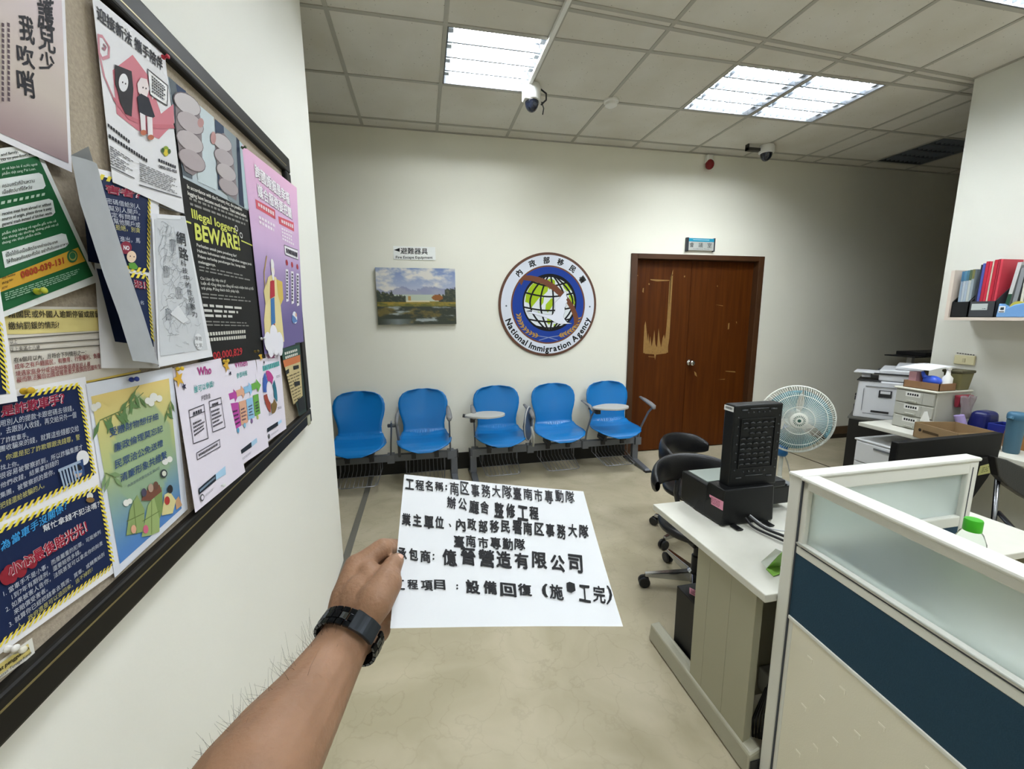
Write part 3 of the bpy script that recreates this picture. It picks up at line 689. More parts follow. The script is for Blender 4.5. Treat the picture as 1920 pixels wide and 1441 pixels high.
# dragon boat festival integrity poster
s = poster('integrity_poster', 'yellow to blue festival poster with bamboo leaves and rice dumplings', [(161, 719), (323, 688), (352, 954), (215, 1083)], .005, 'dfe3ee')
def fest(a, b):
    c = mix((232, 206, 128), (176, 190, 132), b*2.2) if b < .45 else mix((176, 190, 132), (78, 130, 196), (b-.45)*2.0)
    w = .44*math.sin(PI*min(1, max(0, (b-.06)/.78)))**.75 if .06 < b < .84 else 0
    if abs(a-.52) < w: c = mix(c, (150, 176, 138), .75)
    return c
s.pic([(170, 743), (316, 709), (340, 953), (224, 1057)], fest, 26, 30)
Z = lambda *pts: [(x/2.3235, 680+y/2.3235) for x, y in pts]
def leaves(pts, n, L_, c='5f7f4e'):
    random.seed(len(pts)*n)
    P_ = [s.px(p) for p in pts]
    for a, b in zip(P_, P_[1:]):
        for i in range(n):
            p = a+(b-a)*(i/n); an = random.uniform(-2.6, -.3); d = s.ex*math.cos(an)*L_+s.ey*math.sin(an)*L_; nn = s.n.cross(d).normalized()*L_*.13
            s.poly([p, p+d*.5+nn, p+d, p+d*.5-nn], c, 3)
        s.line([a, b], .0016, '6b7f4c', 3)
leaves(Z((430, 250), (520, 210), (600, 100)), 7, .034); leaves(Z((740, 165), (715, 230)), 5, .028); leaves(Z((455, 480), (500, 500)), 4, .03, '7f9a6c'); leaves(Z((540, 200), (620, 130)), 4, .03)
for x, y, r in ((640, 165, .012), (665, 150, .016), (690, 155, .012), (655, 175, .012), (405, 195, .014), (422, 185, .012), (715, 430, .012), (735, 420, .011), (545, 610, .012), (560, 603, .010)): s.spot(Z((x, y))[0], r*480, r*520, 'e6e6e0', 3)
for t, q in (('受贈財物想仔細', ((470, 285), (683, 218), (686, 246), (472, 325))), ('廉政倫理莫忘記', ((490, 352), (703, 270), (706, 298), (492, 392))), ('民眾洽公免送禮', ((494, 425), (704, 332), (706, 362), (496, 465))), ('清廉形象共維繫', ((517, 485), (720, 380), (724, 416), (520, 522)))):
    s.text(t, Z(*q), '2d4a7c', bold=.012, k=4, hand=.012)
s.text('內政部移民署政風室 關心您', Z((550, 530), (690, 450), (691, 462), (552, 544)), '4a5a70', k=4)
s.spot(Z((708, 482))[0], 6.5, 8, '3a3f44', 4); s.spot(Z((708, 482))[0], 4, 5, 'd9dccf', 5)
for q, c in ((((545, 752), (560, 640), (592, 575), (625, 640), (622, 735)), '8fa468'), (((612, 758), (640, 620), (660, 590), (692, 600), (690, 735), (650, 752)), '9cb072'), (((660, 560), (700, 540), (706, 640), (690, 680)), '7f965a'),
             (((700, 665), (712, 575), (735, 560), (762, 600), (748, 655)), 'd9cf96'), (((610, 600), (625, 560), (690, 530), (700, 560), (650, 600)), '7a4e3e'), (((760, 600), (775, 580), (790, 620), (765, 640)), 'c9a07a')): s.poly(Z(*q), c, 3)
for a, b in (((548, 690), (622, 655)), ((616, 690), (690, 645)), ((575, 600), (590, 745)), ((655, 600), (655, 745))): s.line(Z(a, b), .0018, '6d8048', 4)
for x, y, c in ((575, 725, 'd9a58a'), (628, 725, 'd06a86'), (722, 600, 'b5403a'), (735, 550, '2c2a2c'), (650, 545, 'b59a8a'), (672, 535, '6a4a3e'), (620, 565, '4e4a5e')): s.spot(Z((x, y))[0], 5, 8, c, 5)
done(s)
# award series
PAP = 'e6dfec'
Z = lambda *pts: [(300+x/4.237, 640+y/4.237) for x, y in pts]
def star(s, c, r, col, k=4, rot=0):
    c = s.px(c); pts = []
    for i in range(10):
        rr = r if i % 2 == 0 else r*.42; a = PI/2+rot+i*PI/5; pts.append(c+s.ex*rr*math.cos(a)+s.ey*rr*math.sin(a))
    s.poly(pts, col, k)
s = poster('who_leaflet', 'white leaflet headed Who, front one of the three award leaflets', [(323, 690), (414, 671), (460, 884), (366, 961)], [.005, .007, .024, .022], PAP, wave=.003)
s.text('Who', Z((290, 205), (403, 190), (406, 258), (298, 272)), 'b03a86', bold=.025)
s.text('誰可以參獎?', Z((265, 355), (424, 308), (428, 358), (270, 412)), '3fa3a0', bold=.008)
s.text('評獎對象', Z((321, 432), (397, 408), (399, 452), (324, 474)), '4a4650')
for q in (((226, 548), (345, 500), (380, 768), (262, 812)), ((386, 477), (480, 445), (515, 680), (416, 720)), ((288, 885), (470, 778), (474, 835), (292, 940))):
    s.line(Z(*q, q[0]), .0022, '4d4a54', 2)
s.line(Z((232, 605), (353, 553)), .002, '4d4a54', 2); s.line(Z((393, 525), (487, 492)), .002, '4d4a54', 2)
s.greek(Z((258, 556), (330, 527), (334, 562), (262, 590)), 1, '3a3840', words=4, cjk=True, h=.7, ragged=0); s.greek(Z((410, 490), (460, 472), (463, 500), (414, 517)), 1, '3a3840', words=4, cjk=True, h=.7, ragged=0)
s.greek(Z((256, 640), (350, 600), (362, 690), (270, 760)), 4, '4a4850', words=8, cjk=True, h=.55, ragged=.3); s.greek(Z((402, 545), (480, 515), (498, 650), (420, 690)), 5, '4a4850', words=8, cjk=True, h=.5, ragged=.4)
s.greek(Z((302, 890), (455, 800), (458, 824), (306, 918)), 1, '4a4850', words=14, cjk=True, h=.7, ragged=0)
s.poly(Z((436, 1055), (515, 988), (520, 1055), (440, 1100)), 'a9cde8', 2); s.poly(Z((300, 1168), (436, 1052), (440, 1104), (304, 1218)), '1f2733', 3)
s.greek(Z((308, 1170), (430, 1066), (432, 1092), (310, 1202)), 1, '8fa3b8', words=14, cjk=True, h=.6, k=4, ragged=0)
s.disc(s.px(Z((328, 1240))[0]), .008, '5a5a60', 3); s.disc(s.px(Z((328, 1240))[0]), .005, PAP, 4); s.greek(Z((345, 1222), (425, 1155), (428, 1172), (348, 1240)), 2, '9a98a2', words=8, h=.4)
star(s, Z((140, 295))[0], .020, 'd6a83a', rot=.2); star(s, Z((184, 358))[0], .009, '34324a', rot=.2)
done(s, 'leaflet', 'award leaflets on the notice board')
s = poster('when_leaflet', 'white leaflet headed When with coloured arrows, behind the Who leaflet', [(414, 671), (476, 656), (504, 837), (452, 872)], [.003, .003, .0215, .0215], PAP, wave=.002)
s.text('When', Z((585, 155), (688, 138), (692, 192), (592, 212)), 'b03a86', bold=.01); s.text('參獎時程', Z((603, 252), (688, 228), (692, 268), (608, 296)), '3fa3a0', bold=.008)
AR = ['b84aa0', 'dca88c', '8fbfe0', '6aa84a']
for i, c in enumerate(AR):
    x = 540+59*i; y = 415-26*i
    s.poly(Z((x, y), (x+42, y-14), (x+38, y-40), (x+78, y+8), (x+56, y+66), (x+48, y+34), (x+8, y+52)), c, 2+i)
for q, c in zip((((556, 492), (618, 482), (640, 668), (592, 700)), ((622, 480), (678, 462), (695, 640), (642, 664)), ((682, 460), (732, 442), (748, 604), (698, 624)), ((735, 428), (778, 415), (795, 572), (752, 594))), AR):
    s.poly(Z(*q), c, 2); a, b, e, d = q; s.greek(Z((a[0]+14, a[1]+50), (b[0]-2, b[1]+48), (e[0]-8, e[1]-16), (d[0]+6, d[1]-26)), 4, '4a3a52', words=4, cjk=True, h=.45, k=3, ragged=.2)
for (x, y), c in zip(((615, 705), (668, 665), (725, 630), (772, 600)), ('5a9ac0', '7fb3d0', '8a6a9a', 'b9c06a')): s.disc(s.px(Z((x, y))[0]), .007, c, 3)
s.poly(Z((720, 800), (765, 765), (770, 800), (724, 838)), 'a9cde8', 2); s.poly(Z((630, 868), (720, 798), (724, 838), (634, 900)), '1f2733', 3); s.greek(Z((650, 925), (720, 870), (722, 888), (652, 944)), 2, '9a98a2', words=8, h=.4)
star(s, Z((520, 190))[0], .020, 'd6a83a', rot=.2); star(s, Z((552, 252))[0], .008, '34324a', rot=.2)
done(s, 'leaflet', 'award leaflets on the notice board')
s = poster('what_leaflet', 'white leaflet headed What with a ring chart, rightmost of the three award leaflets', [(478, 655), (524, 655), (537, 803), (497, 831)], [.003, .003, .021, .021], PAP, wave=.002)
s.text('What', Z((845, 102), (908, 98), (911, 130), (848, 138)), 'b03a86', bold=.01); s.greek(Z((812, 190), (945, 150), (950, 195), (818, 240)), 1, '3fa3a0', words=10, cjk=True, h=.8, ragged=0)
c0 = s.px(Z((873, 402))[0]); rx = (s.px(Z((925, 402))[0])-c0).length; rz = .072
for i, c in enumerate(('3f62b0', 'b8408a', '2a6f86', '7a6238', '9c4434')):
    a0 = PI/2+.35-i*2*PI/5-.06; pts = []
    for t in range(7): a = a0-t*(2*PI/5-.14)/6+1.2; pts.append(c0+s.ex*rx*math.cos(a)+s.ey*rz*math.sin(a))
    for t in range(6, -1, -1): a = a0-t*(2*PI/5-.14)/6+1.2; pts.append(c0+s.ex*rx*.52*math.cos(a)+s.ey*rz*.52*math.sin(a))
    s.poly(pts, c, 3)
for p in ((810, 290), (920, 270), (825, 480), (930, 520), (860, 570)): s.greek(Z(p, (p[0]+38, p[1]-12), (p[0]+40, p[1]+8), (p[0]+3, p[1]+22)), 2, '7a7884', words=5, h=.4)
s.poly(Z((932, 640), (962, 618), (964, 640), (934, 662)), 'a9cde8', 2); s.poly(Z((846, 690), (932, 635), (934, 668), (850, 722)), '1f2733', 3); s.disc(s.px(Z((862, 752))[0]), .008, '5a5a60', 3); s.greek(Z((878, 735), (945, 690), (946, 705), (880, 750)), 2, '9a98a2', words=8, h=.4)
star(s, Z((795, 115))[0], .019, 'd6a83a', rot=.2); star(s, Z((822, 165))[0], .007, '34324a', rot=.2)
done(s, 'leaflet', 'award leaflets on the notice board')
# green and gold leaflet standing off at the board's right end
s = poster('gold_leaflet', 'narrow green and gold leaflet hanging loose at the lower right corner of the board', [(526, 649), (562, 641), (575, 771), (561, 780)], [.010, .022, .022, .018], '2c3a34', wave=.001)
s.poly(Z((968, 100), (1108, 60), (1132, 430), (1060, 500)), 'c9b88a', 1); s.poly(Z((962, 60), (1105, 25), (1110, 110), (975, 150)), '34524a', 2); s.poly(Z((975, 150), (1110, 105), (1112, 160), (985, 205)), 'c9764a', 2)
s.greek(Z((985, 80), (1090, 50), (1095, 110), (995, 145)), 2, 'd9d9d0', words=7, cjk=True, h=.6, k=3)
for q in (((990, 235), (1020, 215), (1022, 250), (995, 265)), ((1055, 195), (1098, 185), (1100, 212), (1058, 225)), ((1062, 320), (1106, 312), (1110, 345), (1066, 355)), ((1090, 455), (1142, 440), (1152, 535), (1104, 560))): s.poly(Z(*q), '26282a', 3)
s.greek(Z((1000, 270), (1115, 225), (1130, 440), (1065, 480)), 9, '6a5f44', words=5, h=.35, k=3)
done(s, 'leaflet')
# strip at the lower left
s = poster('terms_notice', 'yellow and white printed strip sticking out below the navy notice, bottom left', [(-40, 1268), (60, 1195), (66, 1226), (-40, 1300)], .002, 'e6e3da')
s.poly([(-40, 1272), (52, 1206), (57, 1224), (-40, 1292)], 'd9c77a', 1)
s.text('Syarat penggunaan', [(-22, 1265), (52, 1210), (53, 1219), (-22, 1276)], '3a3424', bold=.02); s.text('Kesehatan Tenaga Kerja', [(-22, 1280), (57, 1219), (58, 1226), (-22, 1289)], '4a4434')
done(s, 'notice')
# push pins
def pin(label, p, off, c, tilt=0):
    b = onx(XC+off, p); d = Vector((.9, -.25+tilt, .12)).normalized()
    M = Matrix.Translation(b) @ d.to_track_quat('Z', 'Y').to_matrix().to_4x4()
    t = thing('push_pin', label, 'push pin', tuple(b), 'push pins on the notice board')
    pm = mat('pin_'+c, c, rough=.3)
    MB(pm).lathe([(.0036, .002), (.0044, .003), (.0044, .005), (.0026, .006), (.0024, .011), (.0042, .013), (.0044, .0145), (.003, .016), (.001, .0162)], n=14, M=M).build('grip', t, smooth=True)
    MB(mat('pin_steel', 'a0a4a8', rough=.3, metal=1)).lathe([(.0006, -.004), (.0006, .003)], n=6, M=M).build('needle', t)
for a in (('red push pin on the top right corner of the companion poster', (303, 108), .012, 'b8243a'), ('blue push pin at the top of the festival poster', (243, 712), .007, '2c3f9a'), ('yellow push pin at the top of the two part navy notice', (40, 734), .006, 'c9a428'),
          ('yellow push pin on the left corner of the Who leaflet', (330, 692), .006, 'd8b430'), ('yellow push pin between the Who and When leaflets', (418, 677), .008, 'd0ae38'), ('clear white push pin at the foot of the black logging poster', (488, 635), .008, 'e6e6e6'),
          ('dark bronze push pin between the When and What leaflets', (476, 659), .006, '6a5a2c'), ('white push pin at the bottom left corner of the two part navy notice', (10, 1216), .006, 'e8e6e2'), ('white push pin beside it, half hidden in the notice corner', (24, 1219), .004, 'dcd8c8'),
          ('lime push pin on the green notice', (65, 547), .009, 'a9b030'), ('green push pin on the top left corner of the pink poster', (452, 277), .010, '4e5e4a'), ('clear push pin under the Who leaflet', (410, 910), .016, 'd9dcdc')): pin(*a)
# ---------------------------------------------------------------- back wall: doors
wood = mat('door_veneer', '6b3d18', rough=.5, spec=.2)
def wood_nodes(m):
    nt = m.node_tree; L = nt.links.new; b = nt.nodes['Principled BSDF']; tc = nt.nodes.new('ShaderNodeTexCoord'); mp = nt.nodes.new('ShaderNodeMapping')
    mp.inputs['Scale'].default_value = (14, 14, .7); n = nt.nodes.new('ShaderNodeTexNoise'); n.inputs['Scale'].default_value = 2.2; n.inputs['Detail'].default_value = 6; n.inputs['Distortion'].default_value = .6
    r = nt.nodes.new('ShaderNodeValToRGB'); r.color_ramp.elements[0].position = .3; r.color_ramp.elements[0].color = (*lin('431d02'), 1); r.color_ramp.elements[1].position = .72; r.color_ramp.elements[1].color = (*lin('552b06'), 1)
    L(tc.outputs['Object'], mp.inputs[0]); L(mp.outputs[0], n.inputs['Vector']); L(n.outputs['Fac'], r.inputs['Fac']); L(r.outputs['Color'], b.inputs['Base Color'])
wood_nodes(wood)
jamb = mat('door_jamb', '452a14', rough=.5, var=.15, scale=5)
bare = mat('bare_wood', '8a6834', rough=.7, var=.1, scale=40)
dr = bpy.data.objects.new('door_1', None); COL.objects.link(dr); dr.location = (DX0, D, 0); ORG['door_1'] = Vector((DX0, D, 0)); dr['kind'] = 'structure'
fw = .066
f = MB(jamb).box(DX0, DX0+fw, D-.02, D+.12, 0, DZ).box(DX1-fw, DX1, D-.02, D+.12, 0, DZ).box(DX0+fw, DX1-fw, D-.02, D+.12, DZ-.05, DZ)
f.build('door_frame', dr, bevel=.004)
YD = D+.055; XM = ony(YD, (1296, 520)).x
for x0, x1, nm in ((DX0+fw, XM-.002, 'worn'), (XM+.002, DX1-fw, 'plain')):
    l = MB(wood).box(x0, x1, YD, YD+.045, .012, DZ-.052)
    if nm == 'worn':
        o = Sheet([(x0, YD-.0006, 2), (x1, YD-.0006, 2), (x1, YD-.0006, .01), (x0, YD-.0006, .01)], bare, base=False)
        Z = lambda *p: [(1150+x/3.3515, 430+y/3.3515) for x, y in p]
        top = [(190, 700), (196, 600), (203, 575), (209, 640), (215, 700), (220, 650), (226, 720), (232, 670), (240, 735), (250, 690), (258, 630), (264, 720), (274, 740), (284, 620), (292, 700), (300, 740), (310, 680), (318, 660), (324, 690), (330, 650), (338, 560), (346, 560)]
        for a, b in zip(top, top[1:]):
            if a[0] < 346: o.poly(Z(a, b, (b[0]-3, 772+4*math.sin(b[0])), (a[0]-3, 772+4*math.sin(a[0]))), bare, 1)
        o.poly(Z((338, 560), (346, 560), (360, 330), (358, 300), (374, 280), (376, 250), (366, 290), (352, 330)), bare, 1); o.poly(Z((346, 560), (356, 420), (362, 330), (366, 290), (374, 290), (352, 680), (338, 770)), bare, 1)
        o.poly(Z((190, 772), (345, 770), (330, 778), (268, 786), (262, 820), (256, 784), (200, 780)), bare, 1)
        for q in (((232, 312), (355, 318), (352, 322), (275, 326), (234, 318)), ((185, 370), (192, 366), (190, 398), (182, 392)), ((220, 338), (228, 338), (228, 348), (221, 348)), ((444, 290), (452, 290), (450, 300), (443, 300)), ((147, 286), (155, 287), (154, 292), (147, 292)), ((220, 796), (262, 800), (260, 803), (221, 800))): o.poly(Z(*q), bare, 1)
        l.add(o.v, o.f, bare)
    else:
        o = Sheet([(x0, YD-.0006, 2), (x1, YD-.0006, 2), (x1, YD-.0006, .01), (x0, YD-.0006, .01)], bare, base=False)
        for q in (((722, 590), (730, 586), (727, 625), (719, 628)), ((704, 888), (765, 891), (768, 898), (706, 892)), ((650, 355), (656, 350), (656, 362)), ((770, 580), (776, 578), (775, 594)), ((508, 890), (520, 900), (526, 925), (512, 915)), ((655, 942), (702, 938), (700, 942)), ((640, 472), (690, 478), (688, 482))): o.poly(Z(*q), bare, 1)
        l.add(o.v, o.f, bare)
    lf = l.build('door_leaf', dr)
    if nm == 'plain':
        k = ony(YD-.04, (1297, 680)); M = Matrix.Translation((k.x, YD, k.z)) @ Matrix.Rotation(PI/2, 4, 'X')
        MB(mat('knob_steel', 'c9c6c0', rough=.2, metal=1)).lathe([(.033, 0), (.033, .006), (.014, .009), (.013, .03), (.024, .036), (.030, .05), (.028, .062), (.018, .068), (.001, .069)], n=24, M=M).build('door_knob', lf, smooth=True)
# room sign over the door
a, b = ony(D-.02, (1289, 446)), ony(D-.02, (1338, 470))
t = thing('room_sign', 'small blue and silver meeting room sign over the brown double door', 'sign', (a.x, D, b.z))
MB(mat('sign_dark', '2c3036', rough=.4)).box(a.x-.01, a.x+.012, D-.03, D, b.z-.01, a.z+.005).box(b.x-.006, b.x+.006, D-.03, D, b.z-.01, a.z+.005).build('end_cap', t)
Q = [Vector((a.x, D-.025, a.z)), Vector((b.x, D-.025, a.z)), Vector((b.x, D-.025, b.z)), Vector((a.x, D-.025, b.z))]
MB(mat('sign_body', 'b9bcb8', rough=.4)).box(a.x, b.x, D-.024, D, b.z, a.z).build('sign_body', t)
s = Sheet(Q, mat('sign_silver', 'c6c9c4', rough=.35, metal=.3), grid=1, step=.0006)
lx = lambda x, z: Vector((a.x+(b.x-a.x)*x, D-.025, a.z+(b.z-a.z)*z))
s.poly([lx(0, 0), lx(1, 0), lx(1, .28), lx(0, .28)], '1f8fae', 1); s.poly([lx(.2, .1), lx(.8, .1), lx(.8, .15), lx(.2, .15)], 'b9d6dc', 2)
for i, c in enumerate('會議室'): s.text(c, [lx(.08+.33*i, .36), lx(.24+.33*i, .36), lx(.24+.33*i, .76), lx(.08+.33*i, .76)], '3c4246', k=2)
s.text('Conference Room', [lx(.22, .84), lx(.82, .84), lx(.82, .93), lx(.22, .93)], '5a6064', k=2)
s.build('sign_face', t)
# fire escape sign
c = [ony(D-.006, p) for p in ((737, 461), (816, 462), (815, 489), (737, 486))]
x0, x1, z1, z0 = c[0].x, c[1].x, c[0].z, c[3].z
t = thing('fire_escape_sign', 'white fire escape equipment sign with a black arrow, above the painting', 'sign', (x0, D, z0))
MB(wht).box(x0, x1, D-.005, D, z0, z1).build('plate', t)
s = Sheet([Vector((x0, D-.0055, z1)), Vector((x1, D-.0055, z1)), Vector((x1, D-.0055, z0)), Vector((x0, D-.0055, z0))], ink('eef0ec'), grid=1, step=.0005)
s.poly([(738.5, 468.5), (749.5, 464.5), (749.5, 472)], '16161a', 1); s.text('避難器具', [(751, 464), (802, 465), (802, 477), (751, 476)], '1b1b20', bold=.015); s.text('Fire Escape Equipment', [(742, 479.5), (811, 480), (811, 486.5), (742, 486)], '1b1b20', bold=.02)
s.build('lettering', t)
# painting
c = [ony(D-.035, p) for p in ((703, 502), (853.5, 504), (855, 606), (710, 610))]
x0, x1, z1, z0 = -.378, .308, 1.888, 1.397
t = thing('landscape_painting', 'unframed canvas painting of a lake under a cloudy sky, below the fire escape sign', 'painting', (x0, D, z0))
MB(mat('canvas_edge', '4a5550', rough=.8)).box(x0, x1, D-.035, D-.004, z0, z1).build('stretched_canvas', t)
def N(x, y, sx=4, sy=4, o=0): return noise.fractal(Vector((x*sx, y*sy, o)), .7, 2.1, 5)
def land(a, b):
    n1 = N(a, b, 4, 7); n2 = N(a, b, 9, 30, 5)
    if b < .47:
        sky = mix((112, 132, 176), (178, 182, 196), b*2.3)
        cl = max(0, N(a, b, 3.2, 5.5, 3)+.12+.5*math.exp(-((a-.47)**2*60+(b-.08)**2*90))+.25*math.exp(-((a-.63)**2*90+(b-.12)**2*120)))
        c = mix(sky, (214, 210, 200), cl*1.6)
        if b > .37-.06*N(a, 0, 5, 1, 9)-.03*(a > .5): c = mix(c, (122, 126, 156), .65)
    elif b < .58: c = (176, 186, 168)
    elif b < .68: c = mix((150, 128, 44), (90, 92, 40), (b-.58)*9+n2)
    else:
        c = mix((48, 54, 42), (104, 92, 44), max(0, n1*2.2))
        c = mix(c, (150, 158, 156), max(0, N(a, b, 2.5, 12, 7)*2.6-.35))
        if .9 < b and a < .45: c = mix(c, (150, 160, 162), max(0, .7-abs(a-.25)*3))
    h = .06*N(a, 0, 14, 1, 2)
    if a < .36 and .40+h+a*.28 < b < .60: c = mix((46, 54, 42), (84, 88, 60), max(0, N(a, b, 24, 24, 8)*2))
    if a > .78 and .42+h-(.06 if a > .86 else -.04) < b < .60: c = mix((48, 56, 46), (80, 84, 62), max(0, N(a, b, 24, 24, 8)*2))
    if (a-.76)**2*60+(b-.52)**2*110 < .32: c = (138, 84, 30)
    if .39 < a < .42 and .49 < b < .59: c = (170, 132, 70)
    if .36 < a < .66 and .57 < b < .60: c = (206, 196, 160)
    return c
s = Sheet([Vector((x0, D-.0356, z1)), Vector((x1, D-.0356, z1)), Vector((x1, D-.0356, z0)), Vector((x0, D-.0356, z0))], ink('606a60'), grid=1)
s.pic([v for v in s.c], land, 110, 76); s.build('painted_face', t)
# agency emblem
ex, ez, er = 1.193, 1.5655, .488
t = thing('agency_emblem', 'round agency emblem with a globe and white goose on the wall', 'emblem', (ex, D, ez-er))
Mz = Matrix.Translation((ex, D, ez)) @ Matrix.Rotation(PI/2, 4, 'X')
MB(mat('emblem_rim', '5c3b2c', rough=.4)).lathe([(er, .0012), (er, .012), (er-.002, .014), (.001, .014)], n=96, M=Mz).build('disc', t)
s = Sheet([Vector((ex-er, D-.0143, ez+er)), Vector((ex+er, D-.0143, ez+er)), Vector((ex+er, D-.0143, ez-er)), Vector((ex-er, D-.0143, ez-er))], ink('c9cdd6'), base=False, step=.0004)
EP = lambda x, y: Vector((ex+er*x, D-.0143, ez+er*y))
EC = lambda px, py: EP((px-755)/598, (728-py)/635)
BR_, BLU, LIM, GLD, BLK, WH = '70442e', '1a3c90', '9dba1a', 'b08a3e', '111114', 'd5dae4'
s.disc(EP(0, 0), er*.952, WH, 1, n=96); s.disc(EP(0, 0), er*.757, BR_, 2, n=96); s.disc(EP(0, 0), er*.728, BLU, 3, n=96)
gx, gy = 770, 700
def ell(cx, cy, rx, ry, a0, a1, n=24): return [EC(cx+rx*math.cos(a0+(a1-a0)*i/n), cy+ry*math.sin(a0+(a1-a0)*i/n)) for i in range(n+1)]
s.poly(ell(gx, gy, 330, 352, 0, 2*PI, 60)[:-1], BLK, 4); s.poly(ell(gx-4, gy+5, 308, 318, 0, 2*PI, 60)[:-1], 'd9dee2', 5)
for q in (((560, 470), (640, 440), (740, 430), (760, 470), (740, 560), (700, 600), (640, 640), (560, 740), (540, 770), (510, 700), (470, 690), (480, 600), (520, 520)), ((720, 430), (780, 400), (830, 430), (830, 500), (760, 540)), ((910, 440), (980, 470), (1030, 540), (980, 560), (940, 520)),
          ((1020, 570), (1060, 620), (1080, 700), (1070, 730), (1030, 690), (1000, 620)), ((790, 640), (812, 660), (800, 740), (745, 820), (715, 780), (720, 720)), ((640, 660), (700, 620), (690, 700), (660, 740)), ((740, 890), (800, 920), (760, 970), (735, 940)), ((820, 960), (870, 965), (840, 1000), (815, 995)), ((610, 800), (650, 810), (640, 820))):
    s.poly([EC(*p) for p in q], LIM, 6)
def stroke(pts, w, c, k): s.line([EC(*p) for p in pts], w, c, k)
for mx_, bend in ((-230, 1), (-110, 1), (40, 1), (180, 1), (270, 1)):
    stroke([(gx+ (mx_)*math.sin(PI*(.06+.88*i/14))*1.05, gy-330+660*i/14) for i in range(15)], .016, BLK, 7)
for yy, w_ in ((-250, 205), (-120, 285), (50, 318), (200, 262), (280, 190)):
    stroke([(gx-w_+2*w_*i/14, gy+yy+45*math.sin(PI*i/14)*(1 if yy < 100 else .7)) for i in range(15)], .015, BLK, 7)
sw = [((405, 430), (470, 370)), ((440, 425), (540, 372)), ((560, 440), (640, 390)), ((690, 475), (740, 425)), ((800, 545), (850, 490)), ((900, 630), (940, 575)), ((975, 700), (1010, 650)), ((1030, 790), (1070, 740)), ((1065, 880), (1110, 830)), ((1075, 960), (1128, 900)), ((1050, 1000), (1118, 962))]
for a_, b_ in zip(sw, sw[1:]): s.poly([EC(*a_[0]), EC(*b_[0]), EC(*b_[1]), EC(*a_[1])], BR_, 8)
s.poly([EC(395, 430), EC(440, 385), EC(450, 440), EC(425, 490)], BR_, 8)
bird = [(488, 800), (535, 790), (580, 805), (640, 825), (720, 845), (800, 850), (835, 800), (830, 700), (880, 650), (930, 590), (960, 555), (975, 580), (968, 610), (985, 640), (970, 660), (985, 690), (965, 710), (970, 740), (950, 760), (955, 810), (935, 870), (950, 900), (990, 935), (1050, 958), (900, 962), (840, 945), (790, 910), (720, 880), (620, 850), (555, 830), (515, 822)]
s.poly([EC(x, y) for x, y in bird], 'e1e4ee', 10); s.line([EC(*p) for p in bird+bird[:1]], .0035, BLK, 9)
s.poly([EC(485, 800), EC(540, 792), EC(545, 806), EC(510, 806)], BLK, 11); s.disc(EC(545, 805), .006, BLK, 11); s.poly([EC(945, 895), EC(990, 935), EC(1050, 958), EC(985, 945)], BLK, 11)
for side in (1, -1):
    st_ = [(395, 850), (410, 920), (440, 985), (500, 1050), (580, 1095), (650, 1110)] if side > 0 else [(1130, 890), (1105, 970), (1060, 1030), (1000, 1070), (930, 1100), (870, 1112)]
    for i, (p, q) in enumerate(zip(st_, st_[1:])):
        for f_ in (.2, .7):
            x, y = p[0]+(q[0]-p[0])*f_, p[1]+(q[1]-p[1])*f_; dx, dy = p[0]-q[0], p[1]-q[1]; l_ = math.hypot(dx, dy); dx /= l_; dy /= l_
            for sg in (1, -1):
                an = .65*sg; ux, uy = dx*math.cos(an)-dy*math.sin(an), dx*math.sin(an)+dy*math.cos(an)
                s.poly([EC(x, y), EC(x+ux*24-uy*10, y+uy*24+ux*10), EC(x+ux*52, y+uy*52), EC(x+ux*24+uy*10, y+uy*24-ux*10)], GLD, 6)
    s.line([EC(*p) for p in st_], .006, GLD, 6); 
stroke([(650, 1110), (760, 1130), (870, 1165)], .007, '7f8fb8', 6); stroke([(870, 1112), (760, 1128), (640, 1162)], .007, '7f8fb8', 6)
for x, y in ((248, 736), (1270, 748)): s.disc(EC(x, y), .008, '55606a', 3)
def arc_char(ch, ang, r, h, up, k=3, bold=.035):
    vs, fs = glyphs(ch, bold); w0 = (min(v[0] for v in vs)+max(v[0] for v in vs))/2; ca, sa = math.cos(ang), math.sin(ang)
    rad = Vector((ca, 0, sa)); tan = Vector((sa, 0, -ca)) if up else Vector((-sa, 0, ca)); upv = rad if up else -rad; o_ = EP(0, 0)+rad*r*er
    s.add([s.lift(o_+tan*(x-w0)*h*er+upv*(y-.38)*h*er, k+zz) for x, y, zz in vs], fs, ink(BLK))
for ch, (x, y) in zip('內政部移民署', ((402, 345), (558, 236), (726, 190), (898, 205), (1050, 278), (1183, 400))):
    arc_char(ch, math.atan2((728-y)/635, (x-755)/598), .852, .135, True)
txt = 'National Immigration Agency'; adv = []; x = 0
for ch in txt:
    if ch == ' ': adv.append((x, 0)); x += .30; continue
    vs, _ = glyphs(ch, .02); w_ = max(v[0] for v in vs)-min(v[0] for v in vs); adv.append((x+w_/2, w_)); x += w_+.085
for ch, (xx, w_) in zip(txt, adv):
    if ch != ' ': arc_char(ch, math.radians(198)+math.radians(146)*(xx/x), .852, .165, False)
s.build('emblem_face', t)

